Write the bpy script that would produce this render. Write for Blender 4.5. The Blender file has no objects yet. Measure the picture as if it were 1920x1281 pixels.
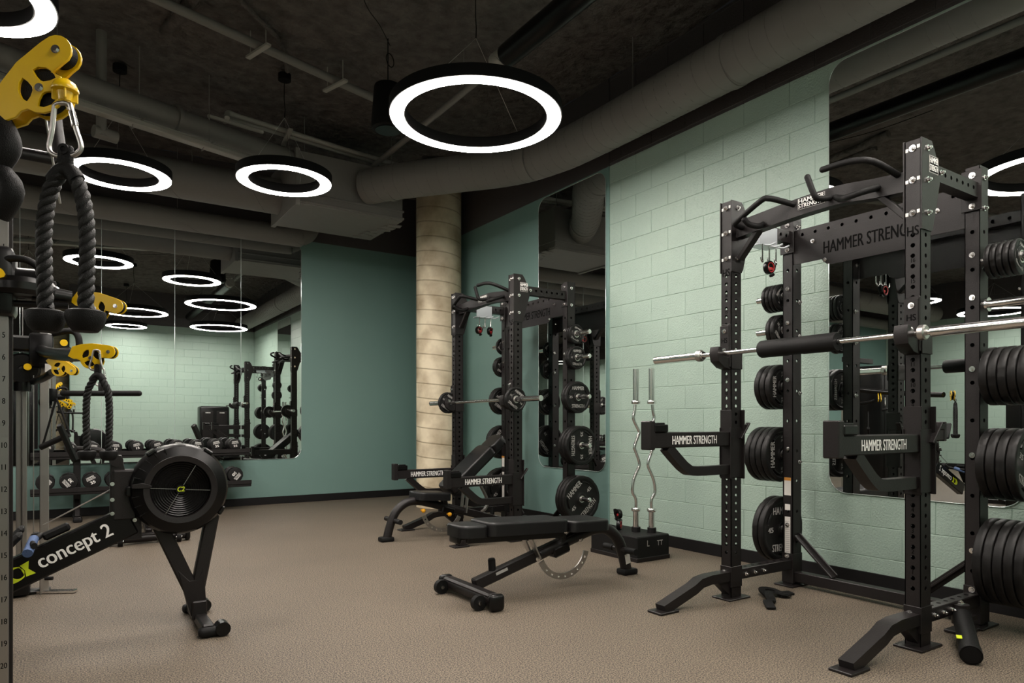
import bpy, bmesh, math, random
from mathutils import Vector, Matrix
random.seed(7)
PI = math.pi
S = bpy.context.scene
COL = S.collection

# ---------------------------------------------------------------- camera
cam_d = bpy.data.cameras.new('camera'); cam = bpy.data.objects.new('camera', cam_d); COL.objects.link(cam)
cam.location = (0, 0, 1.1); cam.rotation_euler = (PI/2, 0, -math.radians(33.5))
cam_d.sensor_width = 36; cam_d.lens = 24; cam_d.shift_y = 0.0794; cam_d.clip_start = .02
S.camera = cam
w = bpy.data.worlds.new('world'); S.world = w; w.use_nodes = True
w.node_tree.nodes['Background'].inputs[0].default_value = (.02, .02, .02, 1)
w.node_tree.nodes['Background'].inputs[1].default_value = .3
S.view_settings.view_transform = 'Standard'; S.view_settings.look = 'None'
S.view_settings.exposure = 0.0; S.view_settings.gamma = 1.0; S.view_settings.use_curve_mapping = False
RING_POWER = 74.0
S.cycles.use_denoising = True
S.cycles.max_bounces = 9; S.cycles.glossy_bounces = 6; S.cycles.diffuse_bounces = 3
S.cycles.sample_clamp_indirect = 6.0; S.cycles.caustics_reflective = True

# ---------------------------------------------------------------- materials
def lin(h):
    h = h.lstrip('#'); v = [int(h[i:i+2], 16)/255 for i in (0, 2, 4)]
    return tuple(x/12.92 if x <= .04045 else ((x+.055)/1.055)**2.4 for x in v) + (1,)
def mat(name, col, rough=.5, metal=0, bump=None, spec=.5, emit=None, coat=0, vary=None):
    m = bpy.data.materials.new(name); m.use_nodes = True; nt = m.node_tree
    b = nt.nodes['Principled BSDF']; c = lin(col) if isinstance(col, str) else tuple(col)+(1,)
    b.inputs['Base Color'].default_value = c; b.inputs['Roughness'].default_value = rough
    b.inputs['Metallic'].default_value = metal; b.inputs['Specular IOR Level'].default_value = spec
    b.inputs['Coat Weight'].default_value = coat
    if emit:
        b.inputs['Emission Color'].default_value = tuple(emit[0])+(1,); b.inputs['Emission Strength'].default_value = emit[1]
    tc = None
    if bump or vary:
        tc = nt.nodes.new('ShaderNodeTexCoord')
    if bump:
        scale, dist, det = bump
        n = nt.nodes.new('ShaderNodeTexNoise'); n.inputs['Scale'].default_value = scale; n.inputs['Detail'].default_value = det
        nt.links.new(tc.outputs['Object'], n.inputs['Vector'])
        bp = nt.nodes.new('ShaderNodeBump'); bp.inputs['Distance'].default_value = dist; bp.inputs['Strength'].default_value = 1
        nt.links.new(n.outputs['Fac'], bp.inputs['Height']); nt.links.new(bp.outputs['Normal'], b.inputs['Normal'])
    if vary:
        scale, col2, lo, hi = vary
        n = nt.nodes.new('ShaderNodeTexNoise'); n.inputs['Scale'].default_value = scale; n.inputs['Detail'].default_value = 5
        nt.links.new(tc.outputs['Object'], n.inputs['Vector'])
        r = nt.nodes.new('ShaderNodeMapRange'); r.inputs[1].default_value = lo; r.inputs[2].default_value = hi
        nt.links.new(n.outputs['Fac'], r.inputs[0])
        mx = nt.nodes.new('ShaderNodeMix'); mx.data_type = 'RGBA'
        mx.inputs[6].default_value = c; mx.inputs[7].default_value = lin(col2)
        nt.links.new(r.outputs[0], mx.inputs[0]); nt.links.new(mx.outputs[2], b.inputs['Base Color'])
    return m
M = {}
M['metal'] = mat('black_powder_coat', '171313', .42, 0, (260, .0006, 3), spec=.35)
M['gloss'] = mat('glossy_black_paint', '090808', .3, 0, spec=.3)
M['rubber'] = mat('black_rubber', '0a0909', .5, 0, (90, .0006, 4), spec=.3, vary=(14, '141110', .4, .75))
M['plate_face'] = mat('plate_urethane', '080707', .4, 0, (60, .0005, 3), spec=.3)
M['grip'] = mat('black_grip', '0a0909', .6, 0, (400, .0012, 2), spec=.25)
M['vinyl'] = mat('black_vinyl', '0e0d0e', .4, 0, (220, .0006, 5), spec=.4)
M['chrome'] = mat('chrome', (.78, .77, .76), .16, 1)
M['steel'] = mat('brushed_steel', (.5, .48, .46), .34, 1, (60, .0003, 5))
M['zinc'] = mat('zinc_plate', (.72, .76, .8), .38, .7)
M['white'] = mat('white_print', 'e6e4e0', .5)
M['grey_print'] = mat('grey_print', '9d9a97', .5)
M['dark_print'] = mat('dark_print', '030303', .8, spec=.1)
M['yellow'] = mat('yellow_enamel', 'e0b508', .32, 0, coat=.3)
M['lime'] = mat('lime_print', 'c3d21a', .5)
M['amber'] = mat('amber_knob', 'f0a818', .4)
M['red'] = mat('red_plastic', 'a52224', .4)
M['blue'] = mat('blue_grip', '4a5f86', .7, 0, (200, .002, 3))
M['duct'] = mat('painted_duct', '76726e', .6, 0, (9, .004, 3))
M['pipe'] = mat('painted_pipe', '7a7672', .55, 0, (20, .001, 3))
M['pipe_light'] = mat('pale_pipe', 'a09c95', .5, 0)
M['dark'] = mat('matte_black', '0a0909', .7, spec=.2)
M['base'] = mat('black_baseboard', '0b090a', .6, spec=.3)
M['rope'] = mat('black_rope', '0a0908', .5, 0, (420, .002, 4), spec=.35)
M['label_white'] = mat('warning_label', 'd4d0ca', .5)
M['label_orange'] = mat('warning_label_head', 'c08234', .5)
M['concrete_dark'] = mat('sprayed_ceiling', '706a67', .95, 0, (11, .09, 8), spec=.1, vary=(9, '575250', .35, .7))
M['wall_dark'] = mat('dark_upper_wall', '353031', .85, 0, (60, .002, 3))

def mirror_mat():
    m = mat('mirror_glass', (.80, .83, .82), .0, 1); return m
M['mirror'] = mirror_mat()
M['mirror_edge'] = mat('polished_mirror_edge', (.8, .9, .87), .1, .6)

def ring_mat():
    m = mat('ring_diffuser', 'ffffff', .5, 0, emit=((1, .925, .85), RING_POWER)); return m
M['ring'] = ring_mat()

def floor_mat():
    m = bpy.data.materials.new('rubber_floor'); m.use_nodes = True; nt = m.node_tree; b = nt.nodes['Principled BSDF']
    b.inputs['Roughness'].default_value = .62; b.inputs['Specular IOR Level'].default_value = .35
    tc = nt.nodes.new('ShaderNodeTexCoord')
    n1 = nt.nodes.new('ShaderNodeTexNoise'); n1.inputs['Scale'].default_value = 150; n1.inputs['Detail'].default_value = 2
    n2 = nt.nodes.new('ShaderNodeTexNoise'); n2.inputs['Scale'].default_value = .9; n2.inputs['Detail'].default_value = 4
    v = nt.nodes.new('ShaderNodeTexVoronoi'); v.inputs['Scale'].default_value = 95
    for n in (n1, n2, v): nt.links.new(tc.outputs['Object'], n.inputs['Vector'])
    r = nt.nodes.new('ShaderNodeValToRGB')
    e = r.color_ramp.elements
    e[0].position = .38; e[0].color = lin('272220'); e[1].position = .62; e[1].color = lin('857867')
    nt.links.new(n1.outputs['Fac'], r.inputs[0])
    mx = nt.nodes.new('ShaderNodeMix'); mx.data_type = 'RGBA'; mx.blend_type = 'MULTIPLY'; mx.inputs[0].default_value = .5
    r2 = nt.nodes.new('ShaderNodeValToRGB'); r2.color_ramp.elements[0].position = .3; r2.color_ramp.elements[0].color = (.62, .62, .62, 1)
    r2.color_ramp.elements[1].position = .7; r2.color_ramp.elements[1].color = (1, 1, 1, 1)
    nt.links.new(n2.outputs['Fac'], r2.inputs[0])
    nt.links.new(r.outputs[0], mx.inputs[6]); nt.links.new(r2.outputs[0], mx.inputs[7])
    nt.links.new(mx.outputs[2], b.inputs['Base Color'])
    bp = nt.nodes.new('ShaderNodeBump'); bp.inputs['Distance'].default_value = .0008; bp.inputs['Strength'].default_value = .4
    nt.links.new(v.outputs['Distance'], bp.inputs['Height']); nt.links.new(bp.outputs['Normal'], b.inputs['Normal'])
    return m
M['floor'] = floor_mat()

def wall_mat(name, col, col2, rough, scale, dist):
    # painted masonry: dark grey above 3.63 m, green below (a painted line on the wall)
    m = bpy.data.materials.new(name); m.use_nodes = True; nt = m.node_tree; b = nt.nodes['Principled BSDF']
    b.inputs['Roughness'].default_value = rough
    tc = nt.nodes.new('ShaderNodeTexCoord'); sp = nt.nodes.new('ShaderNodeSeparateXYZ')
    nt.links.new(tc.outputs['Object'], sp.inputs[0])
    gt = nt.nodes.new('ShaderNodeMath'); gt.operation = 'GREATER_THAN'; gt.inputs[1].default_value = 3.63
    nt.links.new(sp.outputs['Z'], gt.inputs[0])
    n0 = nt.nodes.new('ShaderNodeTexNoise'); n0.inputs['Scale'].default_value = 1.3; n0.inputs['Detail'].default_value = 4
    nt.links.new(tc.outputs['Object'], n0.inputs['Vector'])
    a = nt.nodes.new('ShaderNodeMix'); a.data_type = 'RGBA'; a.inputs[6].default_value = lin(col); a.inputs[7].default_value = lin(col2)
    nt.links.new(n0.outputs['Fac'], a.inputs[0])
    mx = nt.nodes.new('ShaderNodeMix'); mx.data_type = 'RGBA'; mx.inputs[7].default_value = lin('4a4546')
    nt.links.new(gt.outputs[0], mx.inputs[0]); nt.links.new(a.outputs[2], mx.inputs[6])
    nt.links.new(mx.outputs[2], b.inputs['Base Color'])
    n = nt.nodes.new('ShaderNodeTexNoise'); n.inputs['Scale'].default_value = scale; n.inputs['Detail'].default_value = 5
    nt.links.new(tc.outputs['Object'], n.inputs['Vector'])
    bp = nt.nodes.new('ShaderNodeBump'); bp.inputs['Distance'].default_value = dist; bp.inputs['Strength'].default_value = 1
    nt.links.new(n.outputs['Fac'], bp.inputs['Height']); nt.links.new(bp.outputs['Normal'], b.inputs['Normal'])
    return m
M['block'] = wall_mat('painted_block', '96aba0', 'a1b4a7', .38, 75, .0045)
M['smooth'] = wall_mat('painted_drywall', '688681', '708e87', .5, 40, .0006)

def column_mat():
    m = bpy.data.materials.new('bare_concrete_column'); m.use_nodes = True; nt = m.node_tree; b = nt.nodes['Principled BSDF']
    b.inputs['Roughness'].default_value = .6
    tc = nt.nodes.new('ShaderNodeTexCoord')
    n = nt.nodes.new('ShaderNodeTexNoise'); n.inputs['Scale'].default_value = 3.2; n.inputs['Detail'].default_value = 8
    nt.links.new(tc.outputs['Object'], n.inputs['Vector'])
    r = nt.nodes.new('ShaderNodeValToRGB'); e = r.color_ramp.elements
    e[0].position = .32; e[0].color = lin('a89679'); e[1].position = .62; e[1].color = lin('e2d5b9')
    nt.links.new(n.outputs['Fac'], r.inputs[0])
    # spiral form marks: z + angle/2pi * pitch
    sp = nt.nodes.new('ShaderNodeSeparateXYZ'); nt.links.new(tc.outputs['Object'], sp.inputs[0])
    at = nt.nodes.new('ShaderNodeMath'); at.operation = 'ARCTAN2'
    nt.links.new(sp.outputs['Y'], at.inputs[0]); nt.links.new(sp.outputs['X'], at.inputs[1])
    m1 = nt.nodes.new('ShaderNodeMath'); m1.operation = 'MULTIPLY_ADD'; m1.inputs[1].default_value = 1/(2*PI)
    m2 = nt.nodes.new('ShaderNodeMath'); m2.operation = 'MULTIPLY'; m2.inputs[1].default_value = 1/.19
    nt.links.new(sp.outputs['Z'], m2.inputs[0]); nt.links.new(at.outputs[0], m1.inputs[0]); nt.links.new(m2.outputs[0], m1.inputs[2])
    fr = nt.nodes.new('ShaderNodeMath'); fr.operation = 'FRACT'; nt.links.new(m1.outputs[0], fr.inputs[0])
    r3 = nt.nodes.new('ShaderNodeValToRGB'); e = r3.color_ramp.elements
    e[0].position = 0; e[0].color = (.35, .32, .28, 1); e[1].position = .07; e[1].color = (1, 1, 1, 1)
    e2 = r3.color_ramp.elements.new(.93); e2.color = (1, 1, 1, 1); e3 = r3.color_ramp.elements.new(1); e3.color = (.7, .66, .6, 1)
    nt.links.new(fr.outputs[0], r3.inputs[0])
    mx = nt.nodes.new('ShaderNodeMix'); mx.data_type = 'RGBA'; mx.blend_type = 'MULTIPLY'; mx.inputs[0].default_value = .75
    nt.links.new(r.outputs[0], mx.inputs[6]); nt.links.new(r3.outputs[0], mx.inputs[7]); nt.links.new(mx.outputs[2], b.inputs['Base Color'])
    bp = nt.nodes.new('ShaderNodeBump'); bp.inputs['Distance'].default_value = .006
    nt.links.new(r3.outputs[0], bp.inputs['Height']); nt.links.new(bp.outputs['Normal'], b.inputs['Normal'])
    return m
M['column'] = column_mat()

# ---------------------------------------------------------------- geometry helpers
def V(*a): return Vector(a)
def link(name, me, m, parent=None, loc=None, rot=None, kind=None):
    o = bpy.data.objects.new(name, me); COL.objects.link(o)
    if m is not None and me is not None and len(me.materials) == 0: me.materials.append(m)
    if parent is not None: o.parent = parent
    if loc is not None: o.location = loc
    if rot is not None: o.rotation_euler = rot
    if kind: o['kind'] = kind
    return o
def thing(name, label, cat, loc=(0, 0, 0), rz=0, group=None):
    o = bpy.data.objects.new(name, None); COL.objects.link(o); o.empty_display_size = .1
    o.location = loc; o.rotation_euler = (0, 0, rz); tag(o, label, cat, group); return o
def tag(o, label, cat=None, group=None, kind=None):
    o['label'] = label
    if cat: o['category'] = cat
    if group: o['group'] = group
    if kind: o['kind'] = kind
    return o
def dup(root, loc=None, label=None, group=None, rz=None):
    r = root.copy(); COL.objects.link(r)
    if loc is not None: r.location = loc
    if rz is not None: r.rotation_euler = (0, 0, rz)
    if label: r['label'] = label
    if group: r['group'] = group
    for ch in list(root.children):
        c = ch.copy(); COL.objects.link(c); c.parent = r
        for g in list(ch.children):
            d = g.copy(); COL.objects.link(d); d.parent = c
    return r

class B:
    def __init__(s): s.bm = bmesh.new(); s.items = []
    def merge(s, tmp, mx=None):
        if mx is not None: bmesh.ops.transform(tmp, matrix=mx, verts=tmp.verts)
        me = bpy.data.meshes.new('t'); tmp.to_mesh(me); s.bm.from_mesh(me); bpy.data.meshes.remove(me); tmp.free(); return s
    def mesh(s, me, mx):
        t = bmesh.new(); t.from_mesh(me); return s.merge(t, mx)
    def box(s, c, d, bev=.0, rot=None, seg=1):
        t = bmesh.new(); bmesh.ops.create_cube(t, size=1)
        bmesh.ops.scale(t, vec=d, verts=t.verts)
        if bev > 0: bmesh.ops.bevel(t, geom=list(t.edges), offset=min(bev, min(d)*.49), segments=seg, profile=.5, affect='EDGES')
        mx = Matrix.Translation(c)
        if rot is not None: mx = mx @ (rot.to_matrix().to_4x4() if hasattr(rot, 'to_matrix') else rot)
        return s.merge(t, mx)
    def span(s, a, b, bev=0, seg=1):
        a, b = Vector(a), Vector(b); return s.box((a+b)/2, [abs(x) for x in (b-a)], bev, None, seg)
    def bar(s, p, q, w, h, bev=.004, up=(0, 0, 1)):
        p, q = Vector(p), Vector(q); x = (q-p); L = x.length; x.normalize(); up = Vector(up)
        y = up.cross(x).normalized(); z = x.cross(y)
        mx = Matrix((x, y, z)).transposed().to_4x4()
        return s.box((p+q)/2, (L, w, h), bev, mx)
    def cyl(s, p, q, r, r2=None, n=20, caps=True):
        p, q = Vector(p), Vector(q); d = q-p
        t = bmesh.new(); bmesh.ops.create_cone(t, cap_ends=caps, segments=n, radius1=r, radius2=r if r2 is None else r2, depth=d.length)
        mx = Matrix.Translation((p+q)/2) @ d.to_track_quat('Z', 'Y').to_matrix().to_4x4()
        return s.merge(t, mx)
    def sph(s, c, r, sc=(1, 1, 1), n=14):
        t = bmesh.new(); bmesh.ops.create_uvsphere(t, u_segments=n, v_segments=max(6, n//2), radius=r)
        return s.merge(t, Matrix.Translation(c) @ Matrix.Diagonal((*sc, 1)))
    def tube(s, pts, r, n=12, closed=False, sub=0, caps=True, sq=None):
        P = [Vector(p) for p in pts]
        if sub:                                                   # Catmull-Rom
            Q = []; N = len(P)
            rng = range(N if closed else N-1)
            for i in rng:
                p0, p1, p2, p3 = (P[(i-1) % N] if closed or i > 0 else P[0]), P[i], P[(i+1) % N], (P[(i+2) % N] if closed or i+2 < N else P[-1])
                for k in range(sub):
                    u = k/sub
                    Q.append(.5*((2*p1)+(-p0+p2)*u+(2*p0-5*p1+4*p2-p3)*u*u+(-p0+3*p1-3*p2+p3)*u**3))
            if not closed: Q.append(P[-1])
            P = Q
        N = len(P); rad = r if hasattr(r, '__len__') else None
        t = bmesh.new(); rings = []; nrm = None
        for i, p in enumerate(P):
            a = P[(i-1) % N] if closed or i > 0 else p
            b = P[(i+1) % N] if closed or i < N-1 else p
            d = (b-a).normalized()
            if nrm is None:
                nrm = d.orthogonal() if abs(d.z) > .99 else Vector((0, 0, 1)).cross(d).normalized()
            nrm = (nrm - d*nrm.dot(d)).normalized(); bi = d.cross(nrm)
            rr = rad[min(i, len(rad)-1)] if rad else r
            ring = []
            for k in range(n):
                th = 2*PI*k/n
                if sq:
                    th += PI/4
                    ring.append(t.verts.new(p + nrm*math.copysign(sq[0], math.cos(th)) + bi*math.copysign(sq[1], math.sin(th))))
                else: ring.append(t.verts.new(p + nrm*math.cos(th)*rr + bi*math.sin(th)*rr))
            rings.append(ring)
        for i in range(N if closed else N-1):
            A, Bq = rings[i], rings[(i+1) % N]
            for k in range(n): t.faces.new((A[k], A[(k+1) % n], Bq[(k+1) % n], Bq[k]))
        if caps and not closed:
            t.faces.new(list(reversed(rings[0]))); t.faces.new(rings[-1])
        bmesh.ops.recalc_face_normals(t, faces=t.faces)
        return s.merge(t)
    def lathe(s, prof, n=40, axis='Y', c=(0, 0, 0), closed=False, notch=None):
        """prof = [(radius, along)]; spun about the axis"""
        t = bmesh.new(); rings = []
        for (r, a) in prof:
            if r < 1e-6:
                rings.append([t.verts.new((0, 0, a))]); continue
            ring = []
            for k in range(n):
                th = 2*PI*k/n; rr = r
                if notch and r >= notch[0] and k % notch[1] == 0: rr = r-notch[2]
                ring.append(t.verts.new((rr*math.cos(th), rr*math.sin(th), a)))
            rings.append(ring)
        m = len(rings)
        for i in range(m if closed else m-1):
            A, Q = rings[i], rings[(i+1) % m]
            if len(A) == 1 and len(Q) == 1: continue
            for k in range(n):
                if len(A) == 1: t.faces.new((A[0], Q[(k+1) % n], Q[k]))
                elif len(Q) == 1: t.faces.new((A[k], A[(k+1) % n], Q[0]))
                else: t.faces.new((A[k], A[(k+1) % n], Q[(k+1) % n], Q[k]))
        bmesh.ops.recalc_face_normals(t, faces=t.faces)
        R = {'Z': Matrix.Identity(4), 'Y': Matrix.Rotation(-PI/2, 4, 'X'), 'X': Matrix.Rotation(PI/2, 4, 'Y')}[axis]
        return s.merge(t, Matrix.Translation(c) @ R)
    def done(s, name, m, parent=None, smooth=35, **k):
        if s.items:                                               # many like pieces: one object each
            for me, mx in s.items:
                o = link(name, me, m, parent); o.matrix_local = mx
            s.bm.free(); return o
        me = bpy.data.meshes.new(name); s.bm.to_mesh(me); s.bm.free()
        if smooth:
            for p in me.polygons: p.use_smooth = True
            me.set_sharp_from_angle(angle=math.radians(smooth))
        return link(name, me, m, parent, **k)

def circ(cx, cy, r, n=10, a0=0): return [(cx+r*math.cos(a0+2*PI*i/n), cy+r*math.sin(a0+2*PI*i/n)) for i in range(n)]
_pc = {}
def plate_mesh(loops, th, bev=0, key=None):
    """flat plate with holes, in XY, thickness centred on Z"""
    if key and key in _pc: return _pc[key]
    cu = bpy.data.curves.new('p', 'CURVE'); cu.dimensions = '2D'; cu.fill_mode = 'BOTH'
    cu.extrude = th/2; cu.bevel_depth = bev; cu.bevel_resolution = 1
    for L in loops:
        sp = cu.splines.new('POLY'); sp.points.add(len(L)-1)
        for i, (x, y) in enumerate(L): sp.points[i].co = (x, y, 0, 1)
        sp.use_cyclic_u = True
    o = bpy.data.objects.new('p', cu); me = bpy.data.meshes.new_from_object(o)
    bpy.data.objects.remove(o); bpy.data.curves.remove(cu)
    if key: _pc[key] = me
    return me
_tc = {}
def text_mesh(s, ext=.0006, bold=0):
    k = (s, ext, bold)
    if k in _tc: return _tc[k]
    cu = bpy.data.curves.new('t', 'FONT'); cu.body = s; cu.size = 1; cu.align_x = 'CENTER'; cu.align_y = 'CENTER'
    cu.extrude = 0; cu.offset = bold; cu.resolution_u = 3; cu.space_line = .85
    o = bpy.data.objects.new('t', cu); me = bpy.data.meshes.new_from_object(o)
    bpy.data.objects.remove(o); bpy.data.curves.remove(cu); _tc[k] = me
    return me
# orientation matrices for flat artwork: columns = text right, text up, facing
def face(c, right, up, sx, sy):
    r = Vector(right).normalized(); u = Vector(up).normalized(); n = r.cross(u)
    m = Matrix((r*sx, u*sy, n)).transposed().to_4x4(); m.translation = Vector(c); return m
def add_text(b, s, c, right, up, sx, sy, bold=.0, shear=0, rot=0):
    mx = face(c, right, up, sx, sy)
    if rot: mx = mx @ Matrix.Identity(4)
    if shear: mx = mx @ Matrix(((1, shear, 0, 0), (0, 1, 0, 0), (0, 0, 1, 0), (0, 0, 0, 1)))
    if bold > 0:                                                  # heavier strokes: stacked copies a hair apart
        for k, d in enumerate((-1, 0, 1)):
            b.mesh(text_mesh(s), mx @ Matrix.Translation((d*bold*1.1, 0, k*.00012)))
    else: b.mesh(text_mesh(s), mx)
# XZ-plane plate (thickness along Y): map x->X, y->Z
XZ = Matrix(((1, 0, 0, 0), (0, 0, -1, 0), (0, 1, 0, 0), (0, 0, 0, 1)))
YZ = Matrix(((0, 0, 1, 0), (1, 0, 0, 0), (0, 1, 0, 0), (0, 0, 0, 1)))

# ================================================================ ROOM SHELL
XW, YB, YR, ZC = 4.52, 9.5, -.9, 4.5
XL, YF = -9.0, -7.0
def blocks(name, y0, y1, z1, place, joint=4.108, m=None):
    """wall of 0.406 x 0.203 m blocks with raked joints; u along the wall, v up, w out of the wall"""
    bm = bmesh.new(); bw, bh, g, dp = .4064, .2032, .0045, .0044
    def F(pts, d): return bm.faces.new([bm.verts.new(place(u, v, w)) for (u, v), w in zip(pts, d)])
    k = 0
    while k*bh < z1:
        v0, v1 = k*bh, min((k+1)*bh, z1); j = joint + (bw/2 if k % 2 else 0)
        n = math.ceil((j-y0)/bw); u = j-n*bw
        while u < y1:
            a, b = max(u, y0), min(u+bw, y1)
            if b-a > .01:
                A = [(a, v0), (b, v0), (b, v1), (a, v1)]
                I = [(a+g, v0+g), (b-g, v0+g), (b-g, v1-g), (a+g, v1-g)]
                jit = random.uniform(-.0006, .0006)
                F(I, [jit]*4)
                for q in range(4):
                    r = (q+1) % 4; F([A[q], A[r], I[r], I[q]], [-dp, -dp, jit, jit])
            u += bw
        k += 1
    bmesh.ops.recalc_face_normals(bm, faces=bm.faces)
    me = bpy.data.meshes.new(name); bm.to_mesh(me); bm.free()
    return link(name, me, m or M['block'], kind='structure')
# floor and ceiling
b = B(); b.span((XL-.2, YF-.2, -.12), (XW+.3, YB+.3, 0)); b.done('floor', M['floor'], smooth=0, kind='structure')
bm = bmesh.new(); NX, NY = 170, 200
from mathutils import noise as mn
grid = []
for i in range(NX+1):
    row = []
    for j in range(NY+1):
        x = XL + (XW-XL)*i/NX; y = YF + (YB-YF)*j/NY
        z = ZC + .035*mn.noise(Vector((x*1.7, y*1.7, 0))) + .02*mn.noise(Vector((x*7, y*7, 3)))
        row.append(bm.verts.new((x, y, z)))
    grid.append(row)
for i in range(NX):
    for j in range(NY): bm.faces.new((grid[i][j], grid[i+1][j], grid[i+1][j+1], grid[i][j+1]))
for f in bm.faces: f.smooth = True
me = bpy.data.meshes.new('ceiling'); bm.to_mesh(me); bm.free(); link('ceiling', me, M['concrete_dark'], kind='structure')
# walls
blocks('wall_right', YR, 5.09, ZC, lambda u, v, w: (XW-w, u, v))
b = B(); b.span((XW+.02, YR-.1, 0), (XW+.15, 5.09, ZC)); b.span((XW-.004, 5.095, 0), (XW+.15, YB, ZC)); b.done('wall_right_smooth', M['smooth'], smooth=0, kind='structure')
b = B(); b.span((XL, YB, 0), (XW+.15, YB+.15, ZC)); b.done('wall_back', M['smooth'], smooth=0, kind='structure')
blocks('wall_rear', .2, XW, ZC, lambda u, v, w: (u, YR+w, v), joint=.3)
b = B(); b.span((.2, YR-.2, 0), (XW+.15, YR-.007, ZC)); b.span((.19, YR-.2, 0), (.2, YR, ZC)); b.done('wall_rear_core', M['smooth'], smooth=0, kind='structure')
blocks('wall_left', YF, YB, ZC, lambda u, v, w: (XL+w, u, v), joint=.1)
b = B(); b.span((XL-.2, YF, 0), (XL-.007, YB, ZC)); b.span((XL, YF-.2, 0), (XW, YF, ZC)); b.span((XW, YF, 0), (XW+.15, YR, ZC)); b.done('wall_front', M['smooth'], smooth=0, kind='structure')
# baseboards
b = B(); b.span((XW-.016, YR, 0), (XW-.002, YB, .1), .003); b.done('baseboard_right', M['base'], kind='structure')
b = B(); b.span((XL, YB-.014, 0), (XW, YB-.001, .1), .003); b.done('baseboard_back', M['base'], kind='structure')
b = B(); b.span((.2, YR, 0), (XW, YR+.014, .1), .003); b.done('baseboard_rear', M['base'], kind='structure')
b = B(); b.span((XL+.001, YF, 0), (XL+.014, YB, .12), .003); b.done('baseboard_left', M['base'], kind='structure')
b = B(); b.span((XW-.010, 5.082, .1), (XW+.002, 5.102, ZC-.05), .003); b.done('trim_1', M['smooth'], kind='structure')

# concrete columns
def column(x, y, r, label):
    b = B(); b.cyl((0, 0, 0), (0, 0, ZC-.03), r, n=64); o = b.done('concrete_column', M['column'], loc=(x, y, 0))
    o['kind'] = 'structure'; o['label'] = label; return o
column(4.17, 8.05, .295, 'round bare concrete column beside the green back wall')
column(-.05, -5.2, .295, 'round bare concrete column far behind the cable machines')

# ---------------------------------------------------------------- mirrors
def rounded(x0, y0, x1, y1, r, corners=(1, 1, 1, 1), n=8):
    out = []
    for (cx, cy, a, on) in ((x0, y0, PI, corners[0]), (x1, y0, 1.5*PI, corners[1]), (x1, y1, 0, corners[2]), (x0, y1, .5*PI, corners[3])):
        if not on: out.append((cx, cy)); continue
        ox = cx + (r if cx == x0 else -r); oy = cy + (r if cy == y0 else -r)
        for k in range(n+1): out.append((ox+r*math.cos(a+PI/2*k/n), oy+r*math.sin(a+PI/2*k/n)))
    return out
def mirror(root, outline, mx, nm='mirror_panel'):
    gl = B(); gl.mesh(plate_mesh([outline], .0055), mx); p = gl.done(nm, M['mirror'], root, smooth=0)
    cx = sum(q[0] for q in outline)/len(outline)
    e = B(); pts = [mx @ Vector((x, y, .0032)) for x, y in outline]; e.tube(pts, .0022, n=6, closed=True)
    e.done('polished_edge', M['mirror_edge'], p); return p
root = thing('wall_mirror', 'wide mirror of five tall panels on the back wall behind the dumbbell rack', 'mirror', (0, YB-.004, 0))
xs = [-1.17, -.378, .412, 1.202, 1.992, 2.785]
for i in range(5):
    c = (0, 1, 1, 0) if i == 4 else (0, 0, 0, 0)
    mirror(root, rounded(xs[i]+.001, .61, xs[i+1]-.001, 3.6, .14, c), XZ)
root = thing('wall_mirror', 'tall rounded mirror on the green wall behind the far squat rack', 'mirror', (XW-.009, 0, 0))
YZm = Matrix(((0, 0, -1, 0), (-1, 0, 0, 0), (0, 1, 0, 0), (0, 0, 0, 1)))
mirror(root, rounded(-6.27, .61, -5.13, 3.61, .13), YZm)
root = thing('wall_mirror', 'tall rounded mirror on the block wall behind the near squat rack', 'mirror', (XW-.006, 0, 0))
mirror(root, rounded(-2.775, .615, -1.60, 3.61, .13), YZm)

# ================================================================ RING LIGHTS
def ring_light(R, x, y, label, width=.112, Z=3.43):
    r = thing('ring_light', label, 'light', (x, y, Z), 0, 'ring lights hung from the ceiling')
    Ri = R-width
    b = B(); b.lathe([(Ri+.006, .004), (Ri-.004, .004), (Ri-.004, .09), (R+.004, .09), (R+.004, .004), (R-.006, .004), (R-.006, .02), (Ri+.006, .02)], n=96, axis='Z', closed=True)
    b.done('housing', M['dark'], r)
    b = B(); b.lathe([(Ri+.0055, .0), (R-.0055, .0), (R-.0055, .014), (Ri+.0055, .014)], n=96, axis='Z', closed=True)
    b.done('diffuser', M['ring'], r)
    top = ZC-Z-.06
    for k in range(3):
        a = 2*PI*k/3+.4; b = B(); b.cyl((R-.05)*V(math.cos(a), math.sin(a), 0)+V(0, 0, .088), (0, 0, .62), .0018, n=6); b.done('suspension_wire', M['steel'], r)
    b = B(); b.tube([(0, 0, .62), (.006, .004, .7), (-.004, 0, .8), (0, .003, top-.02)], .004, n=6); b.done('power_cord', M['dark'], r)
    b = B(); b.cyl((0, 0, top-.03), (0, 0, top+.03), .06, n=24); b.done('canopy', M['dark'], r)
    return r
RL, RS = .655, .44
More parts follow.
